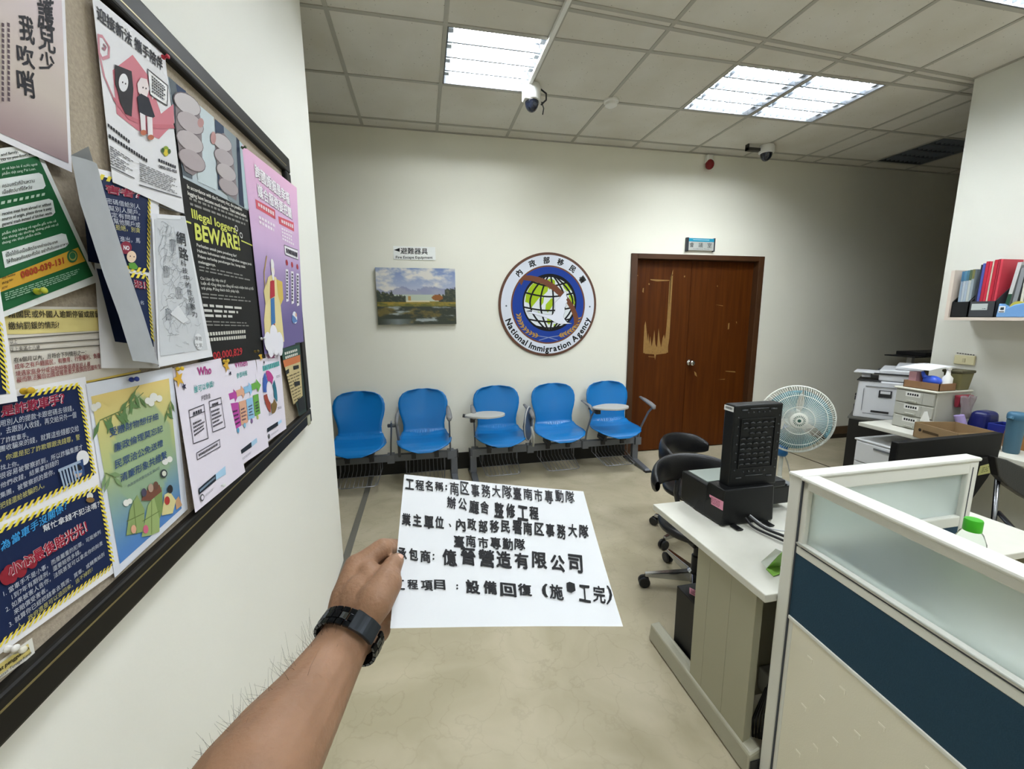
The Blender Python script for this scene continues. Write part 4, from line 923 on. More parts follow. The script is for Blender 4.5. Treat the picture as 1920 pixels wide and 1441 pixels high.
# ---------------------------------------------------------------- ceiling fittings
blk = mat('black_plastic', '16171a', rough=.4)
def dome(name, label, x, y, zb, r, back=None):
    t = thing(name, label, 'camera', (x, y, zb), 'ceiling dome cameras')
    M = Matrix.Translation((x, y, zb))
    MB(wht).lathe([(r*.86, H-zb-.002), (r, H-zb-.02), (r, .055), (r*.96, .048), (r*.8, .044)], n=32, M=M).build('housing', t, smooth='angle')
    MB(mat('smoked_dome', '1c2230', rough=.08, spec=.8)).lathe([(.001, -.022)]+[(r*.78*math.sin(a*PI/16), .045-.067*math.cos(a*PI/16)) for a in range(1, 9)], n=28, M=M, cap=False).build('dome', t, smooth=True)
    return t
t = dome('dome_camera', 'white dome camera hanging from the lamp corner with a loose cable', .80, 3.05, H-.15, .062)
MB(wht).box(.735, .80, 3.0, 3.07, H-.11, H-.004).build('junction_box', t, bevel=.006)
MB(blk).tube([(.86, 3.05, H-.02), (.90, 3.04, H-.05), (.90, 3.04, H-.09), (.865, 3.05, H-.12)], .006).tube([(.87, 3.05, H-.10), (.885, 3.05, H-.14), (.878, 3.05, H-.18)], .004).build('cable', t, smooth=True)
t = dome('dome_camera', 'white dome camera near the back wall with a dark bracket, above the meeting room door', 3.22, 3.62, H-.12, .066)
MB(mat('bracket_dark', '3a3834', rough=.5)).box(3.02, 3.16, 3.62, 3.66, H-.055, H-.03).box(3.02, 3.03, 3.62, 3.66, H-.055, H).build('bracket', t)
cx = .775
MB(wht).box(cx-.012, cx+.012, 1.2, 3.0, H-.024, H-.0046).build('cable_duct'); o = bpy.data.objects['cable_duct']; tag(o, 'white cable duct along the ceiling grid leading to the nearer dome camera', 'cable duct')
M = Matrix.Translation((1.426, 3.139, H))
t = thing('smoke_detector', 'round white smoke detector on a ceiling grid crossing', 'smoke detector', (1.426, 3.139, H-.045))
MB(wht).lathe([(.055, -.001), (.055, -.014), (.050, -.018), (.046, -.019)], n=28, M=M).build('base', t, smooth='angle')
MB(wht).lathe([(.046, -.018), (.044, -.036), (.030, -.044), (.001, -.045)], n=28, M=M, cap=False).build('sensor_cap', t, smooth='angle')
c = ony(D-.04, (1331, 304)); t = thing('alarm_beacon', 'small white alarm with a red lens high on the back wall', 'alarm', (c.x, D, c.z-.07))
M = Matrix.Translation((c.x, D, c.z))
MB(wht).hexa([(c.x-.04, D-.05, c.z-.01), (c.x+.04, D-.05, c.z-.01), (c.x+.04, D, c.z-.01), (c.x-.04, D, c.z-.01)], [(c.x-.034, D-.05, c.z+.07), (c.x+.034, D-.05, c.z+.07), (c.x+.034, D, c.z+.07), (c.x-.034, D, c.z+.07)]).build('housing', t, bevel=.012, seg=3)
MB(mat('red_lens', '7a1418', rough=.25)).ball((c.x, D-.04, c.z-.02), .043, n=12, sq=(1, .9, 1.1)).build('lens', t, smooth=True)
# ---------------------------------------------------------------- beam seating along the back wall
blue = mat('blue_seat_plastic', '1270b4', rough=.26, spec=.5)
steel = mat('grey_painted_steel', '6a6d72', rough=.42, metal=.3)
steel_d = mat('bracket_steel', '2c2c2e', rough=.5)
tab_m = mat('grey_tablet', 'b3b3ae', rough=.45); tabu_m = mat('dark_tablet', '4a5668', rough=.5)
arm_m = mat('grey_arm_pad', '77787a', rough=.45)
wire = mat('basket_wire', '85868a', rough=.35, metal=.7)
PR = [(3.412, .345, .05), (3.42, .366, .13), (3.45, .386, .19), (3.52, .397, .226), (3.60, .396, .236), (3.68, .396, .226), (3.73, .405, .208), (3.765, .425, .196), (3.785, .455, .185), (3.795, .50, .183), (3.805, .55, .192), (3.817, .60, .208), (3.83, .65, .218), (3.842, .70, .219), (3.852, .745, .207), (3.859, .78, .180), (3.864, .803, .135), (3.866, .815, .065)]
def prof(t):
    f = t*(len(PR)-1); i = min(len(PR)-2, int(f)); k = f-i
    return tuple(PR[i][j]*(1-k)+PR[i+1][j]*k for j in range(3))
def shell(cx, bench):
    m = MB(blue)
    def fn(a, b):
        y, z, w = prof(b); u = 2*a-1; x = cx+u*w
        seat = 1 if b < .40 else 0
        if b < .42: z += .018*u*u*(b/.42) ; z -= .020*(max(0, .25-b)*4)*(u*u)*0
        else: y -= .035*u*u*min(1, (b-.42)*3)
        if .36 < b < .46: z += .0022*math.sin(a*16*PI)*0
        return (x, y, z)
    m.grid(fn, 16, 68)
    return m.build('seat_shell', bench, smooth=True, solid=.007)
def ribs(cx, sh):
    m = MB(blue)
    for i in range(15):
        x = cx-.155+.31*i/14
        m.tube([(x, 3.735, .409), (x, 3.762, .424), (x, 3.782, .452)], .0042, n=5)
    return m.build('rib_band', sh, smooth=True)
def basket(cx, sh):
    m = MB(wire); w = .175
    lo = [(cx-w, 3.74, .215), (cx-w, 3.74, .13), (cx-w+.02, 3.48, .082), (cx-w+.05, 3.455, .078), (cx+w-.05, 3.455, .078), (cx+w-.02, 3.48, .082), (cx+w, 3.74, .13), (cx+w, 3.74, .215)]
    m.tube(lo, .0042, n=6)
    for s_ in (-1, 1): m.tube([(cx+s_*(w-.01), 3.665, .225), (cx+s_*(w-.01), 3.66, .115)], .0035, n=6)
    for i in range(9):
        x = cx-w+.035+(2*w-.07)*i/8
        m.tube([(x, 3.455, .079), (x, 3.62, .105), (x, 3.73, .13), (x, 3.76, .20)], .0024, n=5)
    m.tube([(cx-w, 3.62, .107), (cx+w, 3.62, .107)], .0028, n=5)
    return m.build('book_basket', sh, smooth=True)
def leg(x, bench, foot0=3.40, foot1=3.86):
    l = MB(steel)
    l.hexa([(x-.03, 3.66, .03), (x+.03, 3.66, .03), (x+.03, 3.71, .03), (x-.03, 3.71, .03)], [(x-.03, 3.66, .22), (x+.03, 3.66, .22), (x+.03, 3.71, .22), (x-.03, 3.71, .22)])
    l.hexa([(x-.03, foot0, .004), (x+.03, foot0, .004), (x+.03, foot1, .004), (x-.03, foot1, .004)], [(x-.024, foot0+.03, .028), (x+.024, foot0+.03, .028), (x+.028, 3.69, .055), (x-.028, 3.69, .055)])
    lg = l.build('leg', bench, bevel=.006)
    for fa, fb_ in ((foot0-.004, foot0+.04), (foot1-.04, foot1)): MB(blk).box(x-.03, x+.03, fa, fb_, 0, .016).build('glide', lg)
    return lg
def brackets(cx, sh):
    m = MB(steel_d)
    for s_ in (-1, 1):
        x = cx+s_*.10
        m.box(x-.018, x+.018, 3.60, 3.75, .27, .30).hexa([(x-.012, 3.6, .30), (x+.012, 3.6, .30), (x+.012, 3.75, .30), (x-.012, 3.75, .30)], [(x-.012, 3.52, .384), (x+.012, 3.52, .384), (x+.012, 3.74, .390), (x-.012, 3.74, .390)])
        m.box(x-.02, x+.02, 3.642, 3.655, .225, .265)
    return m.build('seat_bracket', sh)
def arm(x, bench, lean=0., pad=True):
    m = MB(steel).tube([(x, 3.655, .25), (x+lean*.3, 3.64, .38), (x+lean*.8, 3.58, .54), (x+lean, 3.53, .60)], .013, n=8, flat=.55)
    m.box(x-.03, x+.03, 3.635, 3.72, .20, .275)
    a = m.build('arm_post', bench, smooth='angle')
    if pad:
        p = MB(arm_m).tube([(x+lean+.0, 3.505, .585), (x+lean, 3.52, .61), (x+lean*.95, 3.57, .625), (x+lean*.85, 3.66, .645), (x+lean*.75, 3.74, .66)], [.014, .026, .026, .022, .014], n=10, flat=.7)
        p.build('arm_pad', a, smooth=True)
    return a
def tablet(x0, bench, z=.632):
    pts = []
    for i in range(28):
        a = 2*PI*i/28; u = math.cos(a); v = math.sin(a)
        wv = .118*(1 if u > 0 else .62+.38*(1+u)) if True else 0
        pts.append((x0+.175+.175*u, 3.49+wv*v, 0))
    m = MB(tab_m).hexa([(x, y, z-.018) for x, y, _ in pts], [(x, y, z) for x, y, _ in pts])
    tb = m.build('writing_tablet', bench, bevel=.004)
    MB(steel_d).tube([(x0-.01, 3.56, z-.02), (x0+.06, 3.54, z-.03), (x0+.12, 3.52, z-.022)], .016, n=8).box(x0+.05, x0+.09, 3.51, 3.56, z-.075, z-.018).build('tablet_hinge', tb)
    return tb
def bench(name, label, x0, x1, seats, legs):
    b = thing(name, label, 'bench', ((x0+x1)/2, 3.70, 0), 'blue beam seats along the back wall')
    MB(steel).box(x0, x1, 3.655, 3.705, .208, .268).build('beam', b, bevel=.004)
    MB(steel_d).box(x0-.012, x0, 3.652, 3.708, .205, .271).box(x1, x1+.012, 3.652, 3.708, .205, .271).build('beam_cap', b, bevel=.003)
    for l in legs: leg(l, b)
    for cx in seats:
        sh = shell(cx, b); ribs(cx, sh); basket(cx, sh); brackets(cx, sh)
    return b
b1 = bench('beam_seating', 'blue two seat beam bench beside the end of the notice board wall', -.93, .262, [-.575, -.02], [.235])
arm(.205, b1, -.01); arm(-.315, b1, .03, pad=False)
MB(arm_m).tube([(-.245, 3.52, .56), (-.245, 3.535, .60), (-.24, 3.6, .635), (-.235, 3.68, .65)], [.012, .022, .024, .014], n=10, flat=.6).build('arm_pad', b1, smooth=True)
MB(steel).tube([(-.24, 3.655, .25), (-.24, 3.63, .42), (-.245, 3.55, .565)], .012, n=8).tube([(-.32, 3.60, .55), (-.245, 3.58, .555)], .016, n=8).build('arm_post', b1, smooth=True)
b2 = bench('beam_seating', 'blue three seat beam bench with grey writing tablets, nearest the brown door', .385, 2.065, [.655, 1.215, 1.775], [.41, 2.03])
arm(.43, b2, -.02, pad=True); tablet(.325, b2)
arm(2.045, b2, .075)
arm(1.49, b2, .04, pad=False); tablet(1.49, b2, .64)
MB(arm_m).tube([(1.50, 3.50, .60), (1.49, 3.56, .64), (1.46, 3.68, .665)], [.012, .018, .012], n=10, flat=.6).build('arm_pad', b2, smooth=True)
arm(.945, b2, -.01, pad=False)
MB(arm_m).tube([(.935, 3.50, .565), (.93, 3.53, .60), (.915, 3.62, .635), (.90, 3.70, .65)], [.014, .024, .024, .014], n=10, flat=.6).build('arm_pad', b2, smooth=True)
# folded tablet of the middle seat hangs edge-up beside the armrest
pts = []
for i in range(26):
    a = 2*PI*i/26; v = math.sin(a); r = .105*(1 if v > 0 else .85)
    pts.append((.892+.062*math.cos(a), 3.55+r*math.cos(a), .505+.155*v))
m = MB(tabu_m).hexa(pts, [(x+.014, y-.004, z) for x, y, z in pts]); m.build('folded_tablet', b2, bevel=.003)
rim = MB(mat('tablet_rim', 'a9aaa6', rough=.4)); rim.tube([(x+.012, y-.004, z) for x, y, z in pts], .006, n=6, closed=True); rim.tube([(.905, 3.45, .50), (.935, 3.50, .40), (.94, 3.52, .30)], [.010, .014, .010], n=8); rim.build('tablet_rim', b2, smooth=True)
# ---------------------------------------------------------------- desk with the black terminal
desk_w = mat('desk_laminate', 'c7c6bb', rough=.45, var=.015, scale=30); desk_e = mat('desk_edge', 'cfcbb8', rough=.5)
beige = mat('beige_steel', '9a9782', rough=.45); beige_d = mat('beige_steel_foot', '9f9c8a', rough=.4)
DT = .655; DX = .952
t = thing('office_desk', 'white topped office desk with a beige panel leg, carrying the black terminal', 'desk', (1.5, 1.2, 0))
MB(desk_w).box(DX, 2.19, .928, 1.545, DT-.026, DT).build('desk_top', t, bevel=.003)
def panel_leg(x, name='leg'):
    l = MB(beige).box(x, x+.028, .975, 1.08, .05, DT-.026).box(x, x+.026, 1.08, 1.187, .05, DT-.026).box(x, x+.028, 1.187, 1.255, .05, DT-.026).box(x+.001, x+.024, 1.07, 1.20, .05, DT-.03)
    ll = l.build(name, t, bevel=.0015)
    fz = MB(beige_d).hexa([(x-.012, .93, .005), (x+.04, .93, .005), (x+.04, 1.535, .005), (x-.012, 1.535, .005)], [(x-.008, .935, .085), (x+.036, .935, .105), (x+.036, 1.53, .09), (x-.008, 1.53, .085)])
    fz.build('foot', ll, bevel=.008); MB(blk).box(x-.008, x+.036, .9285, .9315, .008, .07).build('foot_cap', ll)
panel_leg(.968); panel_leg(2.12)
MB(beige).box(.996, 2.12, 1.04, 1.056, .18, DT-.026).build('modesty_panel', t)
# terminal: scanner base, upright vented slab
tb = thing('terminal', 'black upright vented terminal on a box base with a pink tag, on the white desk', 'computer', (1.22, 1.38, DT))
black = mat('black_casing', '090a0b', rough=.42, spec=.35); gloss = mat('black_satin', '0c0d0f', rough=.3)
pink = mat('pink_tag', 'd78da4', rough=.6)
b_ = MB(black); b_.hexa([(1.10, 1.302, DT+.004), (1.334, 1.302, DT+.004), (1.334, 1.47, DT+.004), (1.09, 1.47, DT+.004)], [(1.10, 1.302, DT+.15), (1.326, 1.302, DT+.15), (1.326, 1.395, DT+.15), (1.10, 1.395, DT+.15)])
b_.box(1.094, 1.326, 1.395, 1.56, DT+.004, DT+.135); b_.build('base_box', tb, bevel=.006)
MB(mat('scanner_glass', '9aa39c', rough=.15)).box(1.115, 1.30, 1.42, 1.545, DT+.135, DT+.139).build('scanner_glass', tb, label='pale glass plate')
MB(black).box(1.334, 1.50, 1.37, 1.50, DT+.03, DT+.11).box(1.334, 1.44, 1.36, 1.48, DT+.11, DT+.14).build('card_reader', tb, bevel=.008)
MB(mat('silver_strip', '8b9096', rough=.3, metal=.7)).box(1.455, 1.485, 1.368, 1.49, DT+.11, DT+.116).build('reader_strip', tb)
for x in (1.15, 1.29): MB(gloss).tube([(x, 1.30, DT+.005), (x, 1.262, DT+.005)], .014, n=10, flat=.35).build('foot_tab', tb)
T0 = .79
tw = MB(black).box(1.14, 1.358, 1.33, 1.385, T0+.01, 1.128); tower = tw.build('upright_slab', tb, bevel=.006)
pnl = MB(black).box(1.165, 1.335, 1.3265, 1.331, T0+.16, 1.09); pnl = MB(black)
def ring(x0, x1, z0, z1, y, w_, m): m.box(x0, x1, y, y+.006, z1-w_, z1).box(x0, x1, y, y+.006, z0, z0+w_).box(x0, x0+w_, y, y+.006, z0, z1).box(x1-w_, x1, y, y+.006, z0, z1)
ring(1.172, 1.328, .875, 1.075, 1.326, .004, pnl); pnl.build('vent_rim', tower, bevel=.002)
lv = MB(mat('louvre_edge', '3a3c3f', rough=.3))
random.seed(5)
for r_ in range(9):
    for c_ in range(5 if r_ != 2 else 3):
        x = 1.194+.029*c_+(.029 if r_ == 2 else 0)-(.008 if r_ > 2 else 0); z = 1.058-.0205*r_
        lv.tube([(x-.009, 1.3275, z-.002), (x, 1.3245, z+.001), (x+.009, 1.3275, z-.002)], .0026, n=6)
for z, n_, x0 in ((1.098, 5, 1.20), (.862, 5, 1.20)):
    for i in range(n_): lv.ball((x0+.024*i, 1.329, z), .0035, n=6)
for i in range(7): lv.ball((1.160, 1.329, 1.08-.035*i), .003, n=6); lv.ball((1.342, 1.329, 1.08-.035*i), .003, n=6)
for x, z in ((1.185, 1.108), (1.315, 1.108), (1.180, .838), (1.318, .838)): lv.tube([(x-.012, 1.3285, z), (x+.012, 1.3285, z)], .003, n=6)
lv.tube([(1.21, 1.3285, 1.112), (1.29, 1.3285, 1.112)], .0022, n=6); lv.tube([(1.21, 1.3285, .845), (1.29, 1.3285, .845)], .0022, n=6)
lv.build('louvre', tower, smooth=True)
s = Sheet([Vector((1.1385, 1.384, 1.122)), Vector((1.1385, 1.333, 1.122)), Vector((1.1385, 1.333, 1.102)), Vector((1.1385, 1.384, 1.102))], ink('d9dad8'), grid=1)
TL, TR, BR2, BL2 = s.c
for i in range(13):
    a = .15+.7*i/13; wq = .02+.015*(i % 3 == 0); s.poly([s.st(a, .2), s.st(a+wq, .2), s.st(a+wq, .65), s.st(a, .65)], '202024', 1)
s.build('barcode_label', tower)
pt = lambda x, y: (1290+x/5.338, 740+y/5.338)
qq = [onx(1.0965, pt(*q)) for q in ((215, 995), (355, 1068), (348, 1158), (210, 1080))]
s = Sheet(qq, pink, grid=1); s.greek([s.st(.12, .15), s.st(.9, .15), s.st(.9, .85), s.st(.12, .85)], 5, '7a4a58', words=5, h=.4, k=1); s.build('property_tag', tb)
def cable(name, label, pts, r, c, cat='cable', parent=None):
    P = [Vector(p) for p in pts]; out = []
    for i in range(len(P)-1):
        p0, p1, p2, p3 = P[max(0, i-1)], P[i], P[i+1], P[min(len(P)-1, i+2)]
        for k in range(8):
            u = k/8; out.append(.5*((2*p1)+(p2-p0)*u+(2*p0-5*p1+4*p2-p3)*u*u+(3*p1-p0-3*p2+p3)*u*u*u))
    out.append(P[-1]); o = MB(mat('cable_'+c, c, rough=.45)).tube(out, r, n=6).build(name, parent, smooth=True)
    if parent: o['label'] = label; return o
    return tag(o, label, cat)
cable('power_lead', 'black lead', [(1.20, 1.298, DT+.03), (1.205, 1.25, DT+.012), (1.235, 1.15, DT+.012), (1.27, 1.05, DT+.012), (1.30, .96, DT+.012)], .005, '121214', parent=tb)
cable('signal_lead', 'thicker black lead', [(1.215, 1.298, DT+.035), (1.235, 1.24, DT+.014), (1.265, 1.16, DT+.014), (1.285, 1.06, DT+.014), (1.29, .95, DT+.014)], .006, '1a1a1c', parent=tb)
cable('network_lead', 'thin light grey lead', [(1.22, 1.298, DT+.04), (1.27, 1.25, DT+.004), (1.36, 1.20, DT+.004), (1.46, 1.19, DT+.004)], .003, 'b5b6b8', parent=tb)
# small green folded card
g_ = thing('desk_card', 'small green and white folded card stand on the desk edge by the partition', 'card stand', (1.08, .99, DT))
A, B, Cc = Vector((1.02, .975, DT+.001)), Vector((1.13, .955, DT+.001)), Vector((1.085, 1.01, DT+.075))
MB(mat('card_white', 'c9cfc6', rough=.5)).add([onz(DT+.003, (1427, 1053)), onz(DT+.003, (1438, 1064)), onz(DT+.085, (1466, 1033)), onz(DT+.085, (1455, 1028))], [(0, 1, 2, 3)]).build('front_face', g_, solid=.002)
MB(mat('card_green', '7fae4a', rough=.5)).add([onz(DT+.003, (1438, 1064)), onz(DT+.004, (1468, 1060)), onz(DT+.085, (1468, 1033))], [(0, 1, 2)]).add([onz(DT+.003, (1436, 1066)), onz(DT+.003, (1462, 1058)), onz(DT+.003, (1464, 1075)), onz(DT+.003, (1450, 1080))], [(0, 1, 2, 3)]).build('green_side', g_, solid=.002)
# black computer case under the desk
t = thing('computer_case', 'black computer case with a pink tag standing on the floor under the desk', 'computer', (1.06, 1.4, 0))
MB(black).box(1.012, 1.19, 1.27, 1.43, .0, .335).build('case_body', t, bevel=.004)
s = Sheet([Vector((1.055, 1.405, .3365)), Vector((1.09, 1.34, .3365)), Vector((1.06, 1.315, .3365)), Vector((1.03, 1.37, .3365))], pink, grid=1); s.greek([s.st(.1, .1), s.st(.9, .1), s.st(.9, .9), s.st(.1, .9)], 4, '7a4a58', words=4, k=1); s.build('property_tag', t)
t = thing('power_strip', 'grey under-desk box with tangled black leads, behind the panel leg', 'power strip', (1.1, .98, 0))
MB(mat('grey_box', '8b8b84', rough=.5)).box(1.06, 1.30, .955, 1.035, .22, .30).build('box_body', t, bevel=.006)
tl = MB(blk); random.seed(9)
for i in range(6):
    y = .95+.012*i; tl.tube([(1.06+.02*i, y, .30), (1.03+.01*i, y-.01, .34-.01*i), (1.015, y-.02, .25-.02*i), (1.03, y-.01, .12-.01*i), (1.08+.01*i, y, .06)], .004, n=5)
tl.build('leads', t, smooth=True)

# ---------------------------------------------------------------- office chairs
leather = mat('black_leather', '101013', rough=.36, spec=.5, bump=.15, bscale=140); chrome = mat('chrome', 'b9bcc0', rough=.15, metal=1)
def office_chair(label, cx, cy, ang, seat_z=.40, loc=None):
    t = thing('office_chair', label, 'chair', (cx, cy, 0), 'black office chairs')
    R_ = Matrix.Translation((cx, cy, 0)) @ Matrix.Rotation(ang, 4, 'Z'); P = lambda x, y, z: R_ @ Vector((x, y, z))
    m = MB(leather)                                # seat, faces local -y
    m.lathe([(.001, seat_z-.055), (.16, seat_z-.052), (.205, seat_z-.035), (.21, seat_z-.015), (.19, seat_z), (.10, seat_z+.008), (.001, seat_z+.004)], n=36, M=R_ @ Matrix.Diagonal((1, .98, 1, 1)), cap=False)
    m.build('seat', t, smooth=True)
    br = MB(leather); N_ = 22
    def band(a, b):
        th = PI*(.5+(a-.5)*.92); r = .235+.012*math.sin(PI*a)
        edge = min(1, 7*min(a, 1-a))**.6; hz = (.058+.022*math.sin(PI*a))*(.45+.55*edge)
        ang2 = 2*PI*b; x = r*math.cos(th); y = r*math.sin(th)*.86
        nx, ny = math.cos(th), math.sin(th); d = .022*math.cos(ang2)*(.6+.4*edge); z = seat_z+.195+.025*math.sin(PI*a)+hz*math.sin(ang2)
        return P(x+nx*d, y+ny*d, z)
    br.grid(band, 30, 14); br.build('backrest', t, smooth=True)
    MB(blk).tube([P(0, .215, seat_z+.20), P(0, .235, seat_z+.05), P(0, .18, seat_z-.06), P(0, .05, seat_z-.075)], .022, n=8, flat=.5).build('back_bracket', t, smooth=True)
    MB(blk).box(-.09, .09, -.10, .10, seat_z-.10, seat_z-.05, M=R_).build('tilt_mechanism', t, bevel=.01)
    MB(blk).lathe([(.028, .09), (.028, .20), (.02, .205), (.02, seat_z-.09)], n=16, M=R_).build('gas_column', t, smooth='angle')
    sp = MB(chrome); hub = MB(chrome).lathe([(.045, .06), (.048, .075), (.045, .11), (.03, .12)], n=20, M=R_); hub.build('hub', t, smooth='angle')
    for k in range(5):
        a = 2*PI*k/5+.35; c_, s_ = math.cos(a), math.sin(a)
        leg_ = MB(chrome).hexa([P(.03*c_-.024*s_, .03*s_+.024*c_, .06), P(.03*c_+.024*s_, .03*s_-.024*c_, .06), P(.265*c_+.013*s_, .265*s_-.013*c_, .062), P(.265*c_-.013*s_, .265*s_+.013*c_, .062)],
                                [P(.03*c_-.02*s_, .03*s_+.02*c_, .112), P(.03*c_+.02*s_, .03*s_-.02*c_, .112), P(.265*c_+.011*s_, .265*s_-.011*c_, .082), P(.265*c_-.011*s_, .265*s_+.011*c_, .082)]).build('leg', t, bevel=.004)
        w_ = MB(blk)
        for o_ in (-.013, .013):
            C_ = P(.268*c_-o_*s_, .268*s_+o_*c_, .03); M_ = Matrix.Translation(C_) @ Vector((-s_, c_, 0)).rotated if False else None
            ax = R_.to_3x3() @ Vector((-s_, c_, 0)); Mq = Matrix.Translation(C_) @ ax.to_track_quat('Z', 'Y').to_matrix().to_4x4()
            w_.lathe([(.001, -.009), (.026, -.009), (.030, -.005), (.030, .005), (.026, .009), (.001, .009)], n=18, M=Mq, cap=False)
        w_.lathe([(.008, .03), (.008, .07)], n=8, M=Matrix.Translation(P(.262*c_, .262*s_, 0))); w_.build('caster', leg_, smooth='angle')
    return t
office_chair('black office chair with a curved band backrest and chrome star base, at the white desk', 1.385, 1.80, -.05)
office_chair('black curved-back office chair standing behind the other, towards the brown door', 1.70, 2.27, .55, seat_z=.375)

# ---------------------------------------------------------------- partition with frosted glass
alu = mat('cream_aluminium', 'd2d2ca', rough=.38); navy = mat('navy_fabric', '1a394c', rough=.9, var=.06, scale=220, bump=.25, bscale=400); cream = mat('cream_fabric', 'dad5c2', rough=.85, bump=.1, bscale=300)
groove = mat('dark_groove', '3a3d44', rough=.6)
def glass_mat():
    m = mat('frosted_glass', 'e4eeec', rough=.42, trans=.72, ior=1.25)
    return m
frost = glass_mat()
PX = .988; PT = 1.036; PXG = .985
def swing(m):          # the long panel stands three degrees off square
    Rm = Matrix.Translation((PX, .93, 0)) @ Matrix.Rotation(-.055, 4, 'Z') @ Matrix.Translation((-PX, -.93, 0)); m.v = [Rm @ p for p in m.v]; return m
zg1 = onx(PXG, (1511, 919)).z; zg0 = onx(PXG, (1500.6, 1019)).z; zn1 = onx(PXG, (1490, 1036)).z; zn0 = onx(PXG, (1476, 1150)).z
t = thing('desk_partition', 'cream framed office partition of frosted glass over navy and cream panels, in front of the desk', 'partition', (PX, .9, 0))
Y0, Y1 = -.42, .926; yp = .884
MB(alu).box(PX, PX+.046, yp, Y1, 0, PT-.004).build('corner_post', t, bevel=.006)
swing(MB(alu).box(PX-.004, PX+.05, Y0, yp, PT-.012, PT)).build('top_cap', t, bevel=.005); MB(alu).box(PX-.004, 1.64, yp, Y1+.001, PT-.012, PT).build('top_cap', t, bevel=.005)
fr = MB(alu)
fr.box(PX+.004, PX+.042, Y0, yp-.003, zg1, PT-.012)                      # long panel rails
fr.box(PX+.002, PX+.044, Y0, yp-.003, zg0-.010, zg0).box(PX+.002, PX+.044, Y0, yp-.003, zn1, zg0-.013).box(PX+.004, PX+.042, yp-.02, yp-.003, .02, PT-.012).box(PX+.004, PX+.042, Y0, Y0+.03, .02, PT-.012)
fr.box(PX, PX+.046, Y0, yp-.003, zn0-.012, zn0).box(PX+.004, PX+.042, Y0, yp-.003, .02, .10)
swing(fr).build('frame', t, bevel=.003)
swing(MB(mat('steel_bead', 'b9bab4', rough=.3, metal=.5)).box(PX-.001, PX+.047, Y0, yp-.004, zg0-.005, zg0-.001)).build('glazing_bead', t)
swing(MB(groove).box(PX+.001, PX+.045, yp-.004, yp, .0, PT-.012)).build('groove', t); swing(MB(groove).box(PX+.004, PX+.042, Y0, yp-.004, zg0-.014, zg0-.009)).build('groove', t)
swing(MB(frost).box(PX+.018, PX+.026, Y0+.03, yp-.02, zg0-.012, zg1)).build('glass_pane', t)
swing(MB(navy).box(PX+.003, PX+.043, Y0+.03, yp-.003, zn0, zn1)).build('navy_panel', t)
swing(MB(cream).box(PX+.003, PX+.043, Y0+.03, yp-.02, .10, zn0-.012)).build('cream_panel', t)
ds = MB(mat('panel_emboss', 'e6e1d0', rough=.7))
for i in range(9):
    for k in range(8):
        y = yp-.075-.095*i-(.0475 if k % 2 else 0); z = zn0-.07-.075*k
        if z > .12: ds.box(PX+.0022, PX+.004, y-.016, y, z-.0025, z+.0025).box(PX+.0022, PX+.004, y-.016, y-.013, z-.010, z)
swing(ds).build('embossed_dashes', t)
# short return panel
fr2 = MB(alu)
fr2.box(PX+.046, 1.637, .890, .925, PT-.052, PT-.012).box(1.60, 1.637, .889, .926, 0, PT-.012).box(PX+.05, PX+.075, .890, .925, .02, PT-.012)
fr2.box(PX+.05, 1.60, .890, .925, zn1, zg0).box(PX+.05, 1.60, .890, .925, .02, .1)
fr2.build('return_frame', t, bevel=.004)
MB(groove).box(1.612, 1.616, .8885, .891, .02, PT-.03).build('return_groove', t)
MB(frost).box(PX+.07, 1.602, .903, .911, zg0-.006, PT-.05).build('return_glass', t)
MB(navy).box(PX+.07, 1.602, .892, .923, .1, zn1).build('return_panel', t)
# cabinet hidden inside the cubicle, bottle on it
t = thing('drawer_pedestal', 'white pedestal inside the cubicle under the green capped bottle', 'cabinet', (1.40, .7, 0))
MB(wht).box(1.12, 1.58, .56, .875, .02, .585).build('body', t, bevel=.006); 
for k in range(3):
    d_ = MB(wht).box(1.14, 1.56, .548, .56, .05+.18*k, .21+.18*k).build('drawer', t, bevel=.003); MB(steel).box(1.30, 1.40, .538, .548, .17+.18*k, .185+.18*k).build('handle', d_)
MB(blk).box(1.14, 1.18, .58, .87, 0, .02).box(1.52, 1.56, .58, .87, 0, .02).build('plinth', t)
bx, by, bz = 1.50, .805, .587
t = thing('water_bottle', 'clear plastic bottle with a bright green cap and pale green label, behind the partition', 'bottle', (bx, by, bz)); M = Matrix.Translation((bx, by, bz))
clear = mat('clear_pet', 'eef6f0', rough=.03, trans=1.0, ior=1.06)
MB(clear).lathe([(.026, 0), (.033, .008), (.035, .03), (.033, .06), (.035, .09), (.035, .215), (.033, .24), (.024, .265), (.017, .275), (.017, .292)], n=32, M=M).build('bottle_body', t, smooth='angle')
MB(mat('green_cap', '3fae22', rough=.35)).lathe([(.0195, .272), (.020, .274), (.020, .302), (.0185, .306), (.001, .3065)], n=32, M=M).build('cap', t, smooth='angle')
MB(mat('green_label', '9cc08c', rough=.3, trans=.6, ior=1.05)).lathe([(.0357, .10), (.0357, .222)], n=32, M=M, cap=False).build('label_wrap', t, smooth=True)

